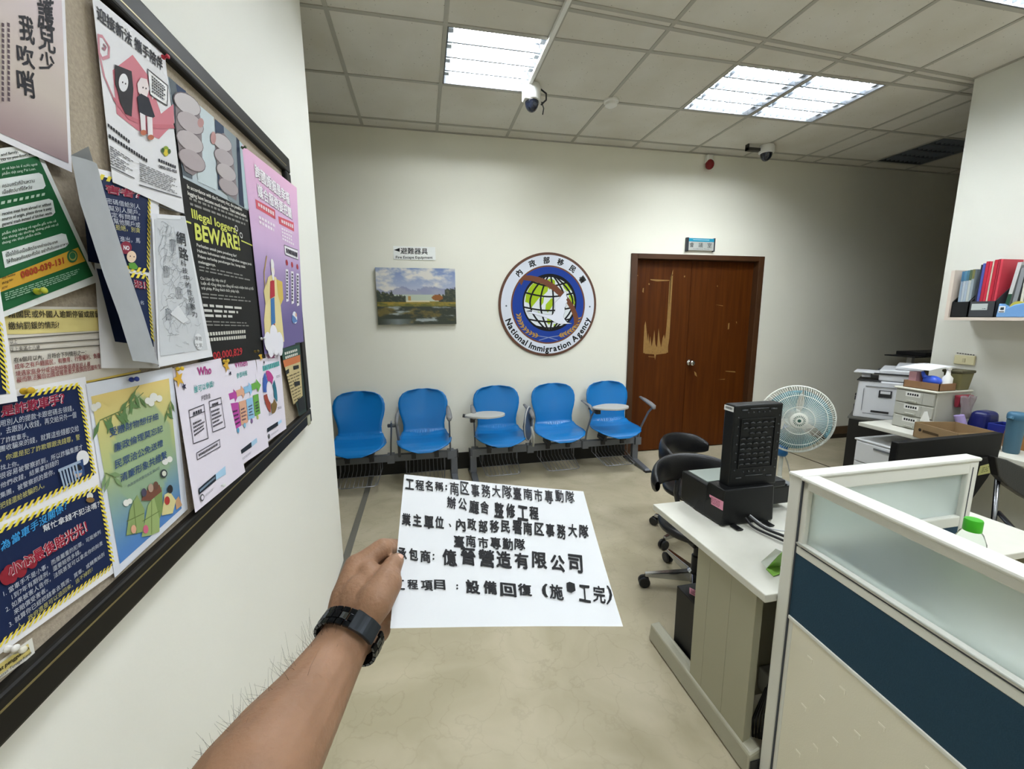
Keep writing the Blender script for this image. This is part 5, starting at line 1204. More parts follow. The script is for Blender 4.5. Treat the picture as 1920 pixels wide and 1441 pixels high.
# ---------------------------------------------------------------- pedestal fan
fanw = mat('fan_white', 'd9dbd2', rough=.4); fblue = mat('fan_blue', '2f78b8', rough=.4)
blade = mat('fan_blade', '8fc0cc', rough=.2, trans=.55, ior=1.2, alpha=.8)
px, py = 2.29, 2.22; fc = Vector((2.262, 2.115, .818)); ax = Vector((-.50, -.84, .06)).normalized()
Mf = Matrix.Translation(fc) @ ax.to_track_quat('Z', 'Y').to_matrix().to_4x4()
t = thing('pedestal_fan', 'white pedestal fan with translucent blue blades between the terminal and the printer', 'fan', (px, py, 0))
M = Matrix.Translation((px, py, 0))
MB(fanw).lathe([(.19, 0), (.195, .012), (.17, .028), (.06, .045), (.03, .06)], n=36, M=M).build('base', t, smooth='angle')
MB(fanw).lathe([(.016, .05), (.016, .40), (.012, .402), (.012, .60)], n=16, M=M).build('pole', t, smooth='angle')
MB(fblue).lathe([(.026, .545), (.034, .56), (.034, .60), (.02, .625)], n=20, M=M).tube([(px, py, .60), (px-.005, py-.01, .70), fc-ax*.10], .022, n=10).build('neck', t, smooth=True)
MB(fanw).lathe([(.03, -.17), (.055, -.15), (.06, -.09), (.05, -.05)], n=24, M=Mf).build('motor', t, smooth='angle')
R_ = .208
cg = MB(fanw)
for rr, zz, w_ in ((R_, 0, .0055), (R_*.99, -.008, .004), (.155, .042, .0022), (.155, -.045, .0022), (.085, .055, .002)):
    cg.tube([Mf @ Vector((rr*math.cos(2*PI*i/48), rr*math.sin(2*PI*i/48), zz)) for i in range(48)], w_, n=6, closed=True)
for i in range(96):
    a = 2*PI*i/96; c_, s_ = math.cos(a), math.sin(a)
    cg.tube([Mf @ Vector((r*c_, r*s_, z)) for r, z in ((.045, .055), (.085, .055), (.155, .042), (.195, .018), (R_, 0))], .0014, n=4, cap=False)
    if i % 2 == 0: cg.tube([Mf @ Vector((r*c_, r*s_, z)) for r, z in ((.055, -.06), (.155, -.045), (R_, 0))], .0012, n=4, cap=False)
cg.build('guard', t, smooth=True)
MB(fanw).lathe([(.048, .054), (.048, .060), (.04, .063), (.001, .064)], n=32, M=Mf, cap=False).build('hub_badge', t, smooth='angle')
hb = MB(mat('badge_dark', '1f4a3e', rough=.4)).lathe([(.010, .0645), (.001, .066)], n=16, M=Mf, cap=False)
for i in range(18):
    a = 2*PI*i/18; c_, s_ = math.cos(a), math.sin(a); hb.add([Mf @ Vector((r*math.cos(a+o_), r*math.sin(a+o_), .0645)) for r, o_ in ((.020, 0), (.033, .25), (.034, .40), (.021, .2))], [(0, 1, 2, 3)])
hb.build('hub_star', t)
for k in range(3):
    a0 = 2*PI*k/3+.4
    def bl(u, v):
        a = a0+(u-.5)*2.0*(.6+.4*v); r = .03+.155*v
        return Mf @ Vector((r*math.cos(a), r*math.sin(a), .012+(.5-u)*.05))
    MB(blade).grid(bl, 10, 8).build('blade', t, smooth=True, solid=.002)
MB(blade).lathe([(.04, -.02), (.04, .03), (.001, .034)], n=20, M=Mf, cap=False).build('blade_hub', t, smooth='angle')
cable('cord', 'pale cord', [(px+.02, py, .55), (px+.06, py-.01, .45), (px+.12, py-.02, .2), (px+.2, py-.04, .01), (px+.4, py-.05, .006)], .004, 'c9c9c0', parent=t)
# ---------------------------------------------------------------- right wall: long table and what stands on it
TZ = .66
t = thing('side_table', 'long cream side table against the right wall, crowded with boxes', 'table', (3.45, 1.8, 0))
MB(desk_w).box(3.19, XR-.012, 1.15, 2.45, TZ-.028, TZ).build('table_top', t, bevel=.003)
for x, y in ((3.23, 1.2), (3.66, 1.2), (3.23, 2.03), (3.66, 2.40)): MB(beige).box(x-.02, x+.02, y-.02, y+.02, 0, TZ-.028).build('leg', t)
# white pedestal pushed under the table
t = thing('drawer_pedestal', 'white drawer pedestal under the far end of the side table', 'cabinet', (3.4, 2.3, 0))
c0 = onz(.53, (1603, 822))
wm = mat('pedestal_white', 'c9cbcc', rough=.4)
MB(wm).box(3.205, 3.60, 2.07, 2.46, .03, .52).build('body', t, bevel=.004); MB(wm).box(3.195, 3.61, 2.06, 2.47, .52, .535).build('top', t, bevel=.006)
for k in range(3):
    d_ = MB(wm).box(3.192, 3.205, 2.08, 2.45, .05+.157*k, .20+.157*k).build('drawer', t, bevel=.003); MB(steel).box(3.186, 3.192, 2.2, 2.32, .17+.157*k, .182+.157*k).build('handle', d_)
for x in (3.24, 3.56):
    for y in (2.11, 2.42): MB(blk).lathe([(.02, 0), (.02, .03)], n=12, M=Matrix.Translation((x, y, 0))).build('caster', t)
# translucent drawer organiser
ox = 3.33
pts = [onx(ox, p) for p in ((1680, 722), (1757, 735), (1668, 790))]
oy1, oy0 = pts[0].y, pts[1].y; oz1 = (pts[0].z+pts[1].z)/2
t = thing('drawer_organiser', 'translucent plastic drawer organiser with white labels on the side table', 'organiser', (3.45, (oy0+oy1)/2, TZ))
opal = mat('frosted_plastic', 'c3c3b8', rough=.45, trans=.25, ior=1.3); pcap = mat('cream_plastic', 'd2d0c2', rough=.45)
MB(pcap).box(ox-.006, 3.645, oy0-.008, oy1+.008, oz1-.014, oz1).build('lid', t, bevel=.006)
MB(opal).box(ox+.012, 3.64, oy0, oy1, TZ, oz1-.014).build('body', t, bevel=.004)
hh = (oz1-.014-TZ-.006)/3
for k in range(3):
    z = TZ+.004+hh*k
    d_ = MB(opal).box(ox, ox+.012, oy0+.008, oy1-.008, z, z+hh-.006).build('drawer', t, bevel=.004)
    ym = (oy0+oy1)/2+.01
    s = Sheet([Vector((ox-.001, ym+.045, z+hh-.012)), Vector((ox-.001, ym-.045, z+hh-.012)), Vector((ox-.001, ym-.045, z+hh-.045)), Vector((ox-.001, ym+.045, z+hh-.045))], ink('e3e3dd'), grid=1)
    s.greek([s.st(.12, .25), s.st(.92, .25), s.st(.92, .75), s.st(.12, .75)], 1, '26262a', words=5, cjk=True, h=.9, ragged=0, k=1); s.build('label', d_)
    MB(opal).box(ox-.012, ox, ym-.03, ym+.03, z+.012, z+.02).build('pull', d_)
    MB(mat('divider', 'a5a59a', rough=.5)).box(ox-.0008, ox+.001, ym-.062, ym-.058, z+.006, z+hh-.01).build('divider', d_)
    if k == 1: MB(ink('e4e4de')).prism([(ym-.125, z+.012-.03), (ym-.065, z+.012-.03), (ym-.085, z+.05), (ym-.10, z+.055)], (ox-.001, 0, 0), (0, 1, 0), (0, 0, 1), (-.004, 0, 0)).build('clip', d_, label='white triangular clip')
def carton(name, label, cat, x0, x1, y0, y1, z0, z1, c, th=.004, rot=0, group=None):
    t = thing(name, label, cat, ((x0+x1)/2, (y0+y1)/2, z0), group); Mx = Matrix.Translation(((x0+x1)/2, (y0+y1)/2, 0)) @ Matrix.Rotation(rot, 4, 'Z'); w, d = (x1-x0)/2, (y1-y0)/2
    m = MB(mat('card_'+c, c, rough=.8, var=.06, scale=20)); m.box(-w, w, -d, d, z0, z0+th, M=Mx)
    for a in ((-w, -w+th, -d, d), (w-th, w, -d, d), (-w, w, -d, -d+th), (-w, w, d-th, d)): m.box(*a, z0, z1, M=Mx)
    m.build('tray', t); return t, Mx
zt_ = oz1
tA, _ = carton('cardboard_tray', 'small brown cardboard tray of oddments on top of the drawer organiser', 'box', 3.345, 3.49, oy0+.0, oy1-.035, zt_, zt_+.05, '8a6848')
def ZT(z): return zt_+.0045+z
t = thing('tissue_box', 'small pink box standing in the tray on the organiser', 'box', (3.40, oy1-.08, ZT(0))); MB(mat('pink_carton', 'c99aa0', rough=.6)).box(3.375, 3.43, oy1-.088, oy1-.042, ZT(0), ZT(.105)).build('carton', t)
MB(mat('dark_red_paper', '8a2a34', rough=.6)).box(3.43, 3.445, oy1-.09, oy1-.042, ZT(0), ZT(.10)).build('carton_side', t)
t = thing('blue_bulb', 'bright blue rubber bulb blower lying in the tray on the organiser', 'blower', (3.44, oy0+.10, ZT(0)))
bm_ = mat('bright_blue_rubber', '3f62d8', rough=.25); MB(bm_).ball((3.42, oy0+.095, ZT(.052)), .040, n=16, sq=(1, 1.3, .9)).tube([(3.415, oy0+.125, ZT(.065)), (3.41, oy0+.142, ZT(.085)), (3.405, oy0+.148, ZT(.11))], [.02, .012, .009], n=10).build('bulb', t, smooth=True)
t = thing('pump_bottle', 'white pump bottle in the tray, beside the blue bulb', 'bottle', (3.50, oy0+.05, ZT(0))); MB(wht).lathe([(.026, 0), (.027, .08), (.012, .10), (.010, .13), (.014, .135), (.014, .15), (.001, .152)], n=18, M=Matrix.Translation((3.455, oy0+.032, ZT(0)))).build('bottle_body', t, smooth='angle')
t = thing('waste_bin', 'olive green tapered bin on the organiser, against the wall', 'bin', (3.62, oy0+.03, zt_))
ol = mat('olive_plastic', '6f6a44', rough=.5)
MB(ol).hexa([(3.515, oy0+.0, zt_+.001), (3.61, oy0+.0, zt_+.001), (3.61, oy0+.08, zt_+.001), (3.515, oy0+.08, zt_+.001)], [(3.505, oy0-.012, zt_+.12), (3.62, oy0-.012, zt_+.12), (3.62, oy0+.095, zt_+.12), (3.505, oy0+.095, zt_+.12)]).build('bin_body', t, bevel=.008)
MB(mat('dark_olive', '4a4630', rough=.5)).box(3.50, 3.625, oy0-.016, oy0+.10, zt_+.115, zt_+.135).build('bin_rim', t, bevel=.006)
o = MB(ink('dfe0e2')).grid(lambda a, b: (3.34+.27*a, oy1-.0-.18*b, zt_+.138+.02*math.sin(2.2*a)-.006*b), 8, 4).build('paper_sheet', None, smooth=True, solid=.001); tag(o, 'white sheet of paper lying over the bin and tray on the organiser', 'paper')
# larger carton in front
tB, Mx = carton('cardboard_tray', 'brown open cardboard carton with a printed badge, at the front of the side table', 'box', 3.118, 3.378, 1.76, 2.04, TZ, TZ+.10, '8d7554', th=.005, rot=-.243)
s = Sheet([Mx @ Vector((-.1312, .12, TZ+.075)), Mx @ Vector((-.1312, -.12, TZ+.075)), Mx @ Vector((-.1312, -.12, TZ+.015)), Mx @ Vector((-.1312, .12, TZ+.015))], ink('8d7554'), base=False)
s.disc(s.st(.10, .30), .010, '2c2620', 1); s.poly([s.st(.18, .22), s.st(.62, .22), s.st(.62, .48), s.st(.18, .48)], '4a3a26', 1); s.build('print', tB)
s = Sheet([Mx @ Vector((-.12, -.1412, TZ+.075)), Mx @ Vector((.12, -.1412, TZ+.075)), Mx @ Vector((.12, -.1412, TZ+.015)), Mx @ Vector((-.12, -.1412, TZ+.015))], ink('8d7554'), base=False)
s.disc(s.st(.16, .35), .012, '2c2620', 1); s.poly([s.st(.28, .30), s.st(.85, .30), s.st(.85, .5), s.st(.28, .5)], '5a4630', 1); s.build('print', tB)
# bag, cups, bins on the table
xw = XR-.09
def tub(name, label, cat, x, y, z, w, d, h, c, taper=.85, rough=.4, wall=.006):
    t = thing(name, label, cat, (x, y, z)); m = MB(mat('tub_'+c, c, rough=rough)); k = taper
    b0 = [(x-w*k/2, y-d*k/2, z+.001), (x+w*k/2, y-d*k/2, z+.001), (x+w*k/2, y+d*k/2, z+.001), (x-w*k/2, y+d*k/2, z+.001)]; t0 = [(x-w/2, y-d/2, z+h), (x+w/2, y-d/2, z+h), (x+w/2, y+d/2, z+h), (x-w/2, y+d/2, z+h)]
    i0 = [(p[0]+(x-p[0])*.12, p[1]+(y-p[1])*.12, p[2]+.006) for p in b0]; i1 = [(p[0]+(x-p[0])*.12, p[1]+(y-p[1])*.12, p[2]) for p in t0]
    V = b0+t0+i0+i1; m.add(V, [(3, 2, 1, 0), (8, 9, 10, 11)]+[(i, (i+1) % 4, 4+(i+1) % 4, 4+i) for i in range(4)]+[(4+i, 4+(i+1) % 4, 12+(i+1) % 4, 12+i) for i in range(4)]+[(8+(i+1) % 4, 8+i, 12+i, 12+(i+1) % 4) for i in range(4)])
    m.build('body', t, bevel=.004); return t
p_ = onx(3.60, (1808, 752))
t = thing('plastic_bag', 'clear bag holding a dark red pouch, hanging on the organiser side', 'bag', (3.55, oy0-.05, TZ+.12))
MB(mat('red_pouch', '8a2c3c', rough=.35)).hexa([(3.48, oy0-.03, TZ+.18), (3.57, oy0-.03, TZ+.18), (3.57, oy0-.009, TZ+.18), (3.48, oy0-.009, TZ+.18)], [(3.47, oy0-.045, TZ+.26), (3.60, oy0-.045, TZ+.26), (3.60, oy0-.009, TZ+.265), (3.47, oy0-.009, TZ+.265)]).build('pouch', t, bevel=.008)
MB(mat('film_bag', 'd8ccd2', rough=.12, trans=.7, ior=1.1)).grid(lambda a, b: (3.475+.12*a, oy0-.050-.008*math.sin(9*a+5*b), TZ+.10+.16*b+.006*math.sin(12*a)), 10, 10).build('film', t, smooth=True, solid=.001)
t = thing('lilac_tube', 'pale lilac tube leaning between the carton and the organiser', 'tube', (3.52, oy0-.07, TZ)); MB(mat('lilac', 'a596c8', rough=.4)).tube([(3.465, 1.985, TZ+.028), (3.44, 2.012, TZ+.14)], .026, n=18).build('tube_body', t, smooth='angle')
t = thing('desk_bin', 'dark blue rounded plastic bin on the side table behind the carton', 'bin', (3.57, 1.965, TZ)); MB(mat('bin_navy', '121a55', rough=.3)).hexa([(3.50, 1.905, TZ+.001), (3.64, 1.905, TZ+.001), (3.64, 2.025, TZ+.001), (3.50, 2.025, TZ+.001)], [(3.52, 1.915, TZ+.175), (3.64, 1.915, TZ+.175), (3.64, 2.005, TZ+.175), (3.52, 2.005, TZ+.175)]).build('body', t, bevel=.03, seg=4)
tub('letter_tray', 'low royal blue tray beside the dark blue bin', 'tray', 3.57, 1.855, TZ, .13, .09, .115, '1a2a80', .95)
t = thing('orange_pouch', 'orange pouch lying on the side table below the blue tray', 'pouch', (3.53, 1.66, TZ)); MB(mat('orange_cloth', 'c97c2e', rough=.6)).box(3.465, 3.498, 1.83, 1.90, TZ, TZ+.065).build('pouch', t, bevel=.012, seg=3)
t = thing('yellow_note', 'yellow sticker lying in front of the carton', 'note', (3.215, 1.80, TZ)); MB(ink('cdb82e')).box(3.20, 3.228, 2.03, 2.07, TZ, TZ+.004).build('sticker', t)
bx, by = 3.326, 1.682
t = thing('drink_flask', 'tall teal blue flask on the side table beside the black monitor', 'flask', (bx, by, TZ)); M = Matrix.Translation((bx, by, TZ))
teal = mat('teal_flask', '3f6275', rough=.5)
MB(teal).lathe([(.030, 0), (.034, .006), (.036, .12), (.038, .195), (.038, .20)], n=28, M=M).build('flask_body', t, smooth='angle'); MB(mat('teal_lid', '3b657f', rough=.5)).lathe([(.040, .20), (.041, .205), (.041, .225), (.037, .236), (.03, .241), (.001, .242)], n=28, M=M, cap=False).tube([(bx-.046, by, TZ+.22), (bx-.053, by, TZ+.205)], .012, n=8).build('lid', t, smooth='angle')
tub('yellow_scoop', 'bright yellow plastic tub tipped among the clutter at the right picture edge', 'tub', 3.57, 1.735, TZ+.10, .15, .10, .10, 'd0b62c', .75)
t = thing('storage_box', 'brown corrugated box under the yellow tub, right edge', 'box', (3.60, 1.47, TZ)); MB(mat('box_brown', '94693c', rough=.8, var=.08, scale=20)).box(3.44, 3.66, 1.64, 1.785, TZ, TZ+.099).build('box_body', t, bevel=.003)
s = Sheet([Vector((3.439, 1.77, TZ+.085)), Vector((3.439, 1.72, TZ+.085)), Vector((3.439, 1.72, TZ+.03)), Vector((3.439, 1.77, TZ+.03))], ink('94693c'), base=False); s.poly([s.st(.1, .2), s.st(.9, .2), s.st(.5, .95)], '3f5a3a', 1); s.poly([s.st(.3, .3), s.st(.7, .3), s.st(.5, .7)], '94693c', 2); s.build('print', t)
t = thing('tape_gun', 'black handled tape gun lying on the brown box against the yellow tub', 'tape gun', (3.49, 1.42, TZ+.1)); MB(blk).tube([(3.47, 1.66, TZ+.121), (3.475, 1.68, TZ+.15), (3.47, 1.71, TZ+.18)], [.02, .016, .012], n=10).tube([(3.48, 1.65, TZ+.121), (3.50, 1.62, TZ+.121)], .018, n=10).build('handle_body', t, smooth=True)

# ---------------------------------------------------------------- printer beyond the wall end
A = onz(.62, (1598, 780)); B = onz(.62, (1676, 790)); A.z = B.z = 0
ux = (B-A).normalized(); uy = Vector((-ux.y, ux.x, 0))
if uy.dot(A) < 0: uy = -uy
def PP(a, b, z): return A+ux*a+uy*b+Vector((0, 0, z))
def pbox(m, a0, a1, b0, b1, z0, z1, mt=None, ins=0.): m.hexa([PP(a0, b0, z0), PP(a1, b0, z0), PP(a1, b1, z0), PP(a0, b1, z0)], [PP(a0+ins, b0+ins*.5, z1), PP(a1, b0+ins*.5, z1), PP(a1, b1, z1), PP(a0+ins, b1, z1)], mt); return m
def zat(p): # height where the sight line meets the printer's front plane
    d = ray(*p); tt = (A-CAM).dot(uy)/d.dot(uy); return (CAM+d*tt)
h1 = zat((1612, 712)).z; w1 = .33
t = thing('dark_cabinet', 'black cabinet under the white printer at the corridor corner', 'cabinet', tuple(A))
pbox(MB(mat('dark_cabinet_body', '14120f', rough=.5)), -.02, .335, -.006, .46, 0, .60).build('body', t, bevel=.004); pbox(MB(mat('grey_top', '55544e', rough=.5)), -.03, .338, -.008, .47, .60, .618).build('top', t, bevel=.003)
t = thing('office_printer', 'large white multifunction printer standing on the black cabinet', 'printer', tuple(A+Vector((0, 0, .62))))
prw = mat('printer_white', 'c6c8cb', rough=.4); prd = mat('printer_dark', '2a2a2c', rough=.4)
pbox(MB(prw), 0, w1, 0, .42, .619, h1, ins=.012).build('body', t, bevel=.012, seg=3)
pm = MB(mat('printer_seam', '6d7074', rough=.5)); z0_, z1_ = .66, h1-.045
for a0, a1, b0, b1 in ((.06, w1, z1_, z1_+.003), (.06, w1, z0_, z0_+.003), (.05, .053, z0_+.02, z1_-.02)): pbox(pm, a0, min(a1, w1), -.0015, .004, b0, b1)
pm.build('seam', t)
pbox(MB(prd), .0, .15, -.001, .42, h1-.003, h1+.004).build('panel_strip', t)
hz = zat((1641, 737)).z
hd = MB(prd); pbox(hd, .145, .225, -.002, .004, hz-.03, hz+.028); pbox(hd, .155, .215, -.006, -.002, hz+.0, hz+.022, prw); hd.build('handle', t, bevel=.004)
pbox(MB(prd), .11, .22, -.0025, .003, .675, .69).build('status_strip', t)
for zz, hh_ in ((hz-.035, .012), (hz-.075, .03), (.66, .06)): pbox(MB(prd), -.004, .02, .04, .10, zz, zz+hh_).build('side_vent', t)
h2 = h1+.095
pbox(MB(prw), .13, .385, .02, .42, h1+.004, h2).build('scanner_unit', t, bevel=.01, seg=3)
pbox(MB(prd), .10, .385, .012, .42, h1+.055, h1+.066).build('scanner_gap', t)
pbox(MB(prw), .22, .385, .05, .42, h2, h2+.03).build('document_feeder', t, bevel=.01)
sm_ = MB(prw); pbox(sm_, -.03, .13, .03, .22, h1+.055, h1+.068); pbox(sm_, .02, .08, .06, .16, h1+.02, h1+.055); sm_.build('control_panel', t, bevel=.004)
cA = onz(.98, (1722, 668))
t = thing('paper_tray', 'black tray shelf above the printer in the dark corridor', 'tray', tuple(cA)); trz = cA.z
MB(prd).box(cA.x-.22, cA.x+.5, cA.y-.12, cA.y+.2, trz, trz+.012).box(cA.x-.05, cA.x+.5, cA.y-.1, cA.y+.2, trz+.012, trz+.05).build('tray', t, bevel=.004)
for dx in (-.1, .3): MB(prw).box(cA.x+dx-.02, cA.x+dx+.02, cA.y-.02, cA.y+.03, 0, trz).build('support', t)

# ---------------------------------------------------------------- wall shelf with files
shl = mat('shelf_laminate', 'd0c3b6', rough=.5)
sx = 3.475
t = thing('wall_shelf', 'pale open wall shelf holding files, on the right wall', 'shelf', (XR, 1.9, 1.43))
MB(shl).box(sx, XR-.001, 1.05, 2.20, 1.418, 1.437).build('shelf_board', t); MB(shl).box(sx, XR-.001, 2.18, 2.20, 1.437, 1.745).build('side_panel', t)
SZ = 1.438
def fileholder(label, y0, y1, c, lab):
    t = thing('file_holder', label, 'file holder', (sx+.1, (y0+y1)/2, SZ)); m = MB(mat('holder_'+c, c, rough=.4)); x0, x1 = sx+.012, sx+.20
    m.box(x0, x1, y0, y1, SZ, SZ+.004).box(x0, x0+.004, y0, y1, SZ, SZ+.10)
    for y in (y0, y1-.003): m.hexa([(x0, y, SZ), (x1, y, SZ), (x1, y+.003, SZ), (x0, y+.003, SZ)], [(x0, y, SZ+.10), (x1, y, SZ+.25), (x1, y+.003, SZ+.25), (x0, y+.003, SZ+.10)])
    m.build('tray', t)
    if lab:
        s = Sheet([Vector((x0-.001, y1-.012, SZ+.085)), Vector((x0-.001, y0+.035, SZ+.085)), Vector((x0-.001, y0+.035, SZ+.045)), Vector((x0-.001, y1-.012, SZ+.045))], ink('b9c0be'), grid=1); s.greek([s.st(.7, .7), s.st(.95, .7), s.st(.95, .9), s.st(.7, .9)], 1, '5a6064', words=2, k=1, ragged=0); s.build('label', t)
fileholder('black file holder at the far end of the wall shelf', 2.087, 2.175, '17181a', False)
fileholder('dark grey file holder with a pale label in the middle of the wall shelf', 1.955, 2.082, '3c3e42', True)
def book(label, y, w, z1, c, x0=sx+.03, band=None, lean=0., cat='folder', name='folder', grp='files on the wall shelf'):
    t = thing(name, label, cat, (x0, y, SZ), grp); m = MB(mat('book_'+c, c, rough=.55)); zb_ = SZ+.0045
    m.hexa([(x0, y, zb_), (x0+.17, y, zb_), (x0+.17, y+w, zb_), (x0, y+w, zb_)], [(x0, y+lean, z1), (x0+.17, y+lean, z1), (x0+.17, y+w+lean, z1), (x0, y+w+lean, z1)])
    m.build('cover', t)
    if band:
        f0, f1, cc = band; b = MB(mat('band_'+cc, cc, rough=.55)); za, zc = zb_+(z1-zb_)*f0, zb_+(z1-zb_)*f1
        b.hexa([(x0-.001, y+lean*f0, za), (x0, y+lean*f0, za), (x0, y+w+lean*f0, za), (x0-.001, y+w+lean*f0, za)], [(x0-.001, y+lean*f1, zc), (x0, y+lean*f1, zc), (x0, y+w+lean*f1, zc), (x0-.001, y+w+lean*f1, zc)]); b.build('spine_label', t)
L5 = ['first', 'second', 'third', 'fourth', 'fifth']
for i, (c, bnd) in enumerate((('8fa0b4', (.78, 1, '3a6a8c')), ('a9b3ba', (.78, 1, '4a7a96')), ('9aa8b6', (.78, 1, '3f6a7c')), ('b3b9b4', (.78, 1, '4a5e46')), ('8e9aa0', (.80, 1, '6a6a3e')))):
    book('pale ring file with a coloured top, %s from the black holder on the shelf' % L5[i], 2.158-.0136*i-.0125, .0125, 1.735+.002*i, c, band=bnd)
for i, (c, w_, z1) in enumerate((('1e2230', .008, 1.768), ('46509a', .014, 1.775), ('b02038', .016, 1.785), ('c42a40', .013, 1.783), ('c9b9a4', .008, 1.785), ('b51f34', .016, 1.79), ('9a1c30', .010, 1.792), ('c63a4a', .012, 1.79))):
    y = 2.072-sum((.008, .014, .016, .013, .008, .016, .010, .012)[:i+1])-.001*i
    nm = ('thin dark binder', 'violet blue binder', 'wide crimson binder', 'bright red binder', 'tan binder between red ones', 'deep red binder', 'narrow maroon binder', 'rose red binder')[i]
    book(nm+' in the dark grey file holder on the shelf', y, w_-.001, z1, c, lean=-.004)
book('white folder with a dark green label leaning on the shelf', 1.925, .018, 1.765, 'c3c4c2', x0=sx+.06, band=(.05, .42, '1f4a34'), lean=-.03)
book('grey printed folder leaning at the right end of the shelf', 1.885, .020, 1.745, '62666a', x0=sx+.05, band=(.1, .95, '84888c'), lean=-.02)
book('cream spined folder next to the grey one at the picture edge', 1.856, .012, 1.75, 'c9c8bc', x0=sx+.05, lean=-.004)
book('dark binder at the very edge of the picture on the shelf', 1.825, .024, 1.755, '3a3e44', x0=sx+.06)
t = thing('tape_dispenser', 'light blue tape dispenser on the wall shelf', 'tape dispenser', (sx+.08, 1.89, SZ))
lb = mat('light_blue_plastic', '6f9ccf', rough=.35)
MB(lb).prism([(1.945, .0), (1.80, .0), (1.80, .06), (1.83, .085), (1.87, .075), (1.90, .055), (1.94, .085)], (sx+.012, 0, SZ), (0, 1, 0), (0, 0, 1), (.055, 0, 0)).build('dispenser_body', t, bevel=.006)
My = Matrix.Translation((sx+.04, 1.865, SZ+.062)) @ Matrix.Rotation(PI/2, 4, 'Y'); MB(mat('tape_yellow', 'b8ad4a', rough=.4)).lathe([(.033, -.010), (.033, .010)], n=24, M=My).build('tape_roll', t, smooth='angle')
s = Sheet([Vector((sx+.011, 1.935, SZ+.068)), Vector((sx+.011, 1.905, SZ+.066)), Vector((sx+.011, 1.905, SZ+.028)), Vector((sx+.011, 1.935, SZ+.028))], ink('dfe3e4'), grid=1); s.poly([s.st(.25, .2), s.st(.8, .15), s.st(.8, .6), s.st(.25, .6)], '2c3a40', 1); s.poly([s.st(.1, .8), s.st(.9, .8), s.st(.9, .92), s.st(.1, .92)], '22262a', 1); s.build('label', t)
# wall switch
t = thing('wall_switch', 'cream wall switch plate with a dark lettered strip above, on the right wall', 'switch', (XR, 2.19, 1.108))
MB(mat('switch_cream', 'cfc8a2', rough=.4)).box(XR-.012, XR, 2.130, 2.245, 1.108, 1.172).build('plate', t, bevel=.004); MB(mat('switch_key', 'bdb694', rough=.4)).box(XR-.016, XR-.012, 2.18, 2.195, 1.125, 1.152).build('rocker', t)
s = Sheet([Vector((XR-.002, 2.245, 1.190)), Vector((XR-.002, 2.13, 1.182)), Vector((XR-.002, 2.13, 1.174)), Vector((XR-.002, 2.245, 1.182))], ink('c9c8c0'), grid=1); s.greek([s.st(.05, .1), s.st(.95, .1), s.st(.95, .95), s.st(.05, .95)], 1, '3a3634', words=7, cjk=True, h=.9, k=1, ragged=0); s.build('strip', t)

# ---------------------------------------------------------------- black monitor, low cabinet and folding chair between desk and table
t = thing('low_cabinet', 'low black cabinet behind the cubicle under the monitor', 'cabinet', (2.5, 1.75, 0)); MB(black).box(2.24, 2.80, 1.60, 1.95, 0, .42).build('body', t, bevel=.006)
t = thing('monitor', 'wide black monitor seen from behind with a yellow green sticker', 'monitor', (2.55, 1.55, .42))
pf = [(2.20, .46), (2.72, .46), (2.84, .62), (2.885, .70), (2.893, .857), (2.212, .853)]
mk = mat('monitor_black', '070708', rough=.55, spec=.25)
scr = MB(mk).prism(pf, (0, 1.50, 0), (1, 0, 0), (0, 0, 1), (0, .035, 0)).build('screen_back', t, bevel=.004)
MB(mk).box(2.35, 2.84, 1.485, 1.50, .69, .745).build('rear_ridge', t, bevel=.008); MB(mk).box(2.45, 2.62, 1.50, 1.66, .42, .60).box(2.38, 2.70, 1.52, 1.72, .421, .435).build('stand', t, bevel=.006)
qs = [ony(1.484, p) for p in ((1837, 873), (1863, 866), (1856, 886), (1832, 891))]
s = Sheet([q+Vector((0, -.002, 0)) for q in qs], ink('b9b878'), grid=1); s.greek([s.st(.2, .2), s.st(.8, .2), s.st(.8, .8), s.st(.2, .8)], 3, '7a7a4a', words=3, k=1); s.build('sticker', t)
t = thing('folding_chair', 'black folding chair with steel tube legs at the right picture edge', 'chair', (2.75, 1.28, 0))
yq = 1.30
bk = [ony(yq, p) for p in ((1866, 856), (1890, 862), (1920, 876), (1955, 890), (1955, 950), (1920, 932), (1890, 912), (1872, 892))]
MB(leather).hexa(bk, [p+Vector((0, .03, 0)) for p in bk]).build('backrest', t, bevel=.006)
st_ = onz(.40, (1878, 965)); MB(leather).box(2.36, 2.78, .98, 1.26, .385, .415).build('seat', t, bevel=.012, seg=3)
tub_ = mat('steel_tube', '7b7d80', rough=.25, metal=1)
a_ = ony(yq+.035, (1872, 880)); 
MB(tub_).tube([a_, (a_.x-.06, 1.28, .42), (a_.x-.10, 1.30, .01)], .010, n=8).build('leg', t, smooth=True); MB(tub_).tube([(a_.x-.02, 1.30, .56), (a_.x-.10, 1.02, .38), (a_.x-.13, .97, .01)], .010, n=8).build('leg', t, smooth=True)
MB(tub_).tube([(a_.x+.36, 1.335, .70), (a_.x+.36, 1.28, .42), (a_.x+.36, 1.30, .01)], .010, n=8).build('leg', t, smooth=True); MB(tub_).tube([(a_.x+.36, 1.30, .56), (a_.x+.36, 1.02, .38), (a_.x+.36, .97, .01)], .010, n=8).build('leg', t, smooth=True)
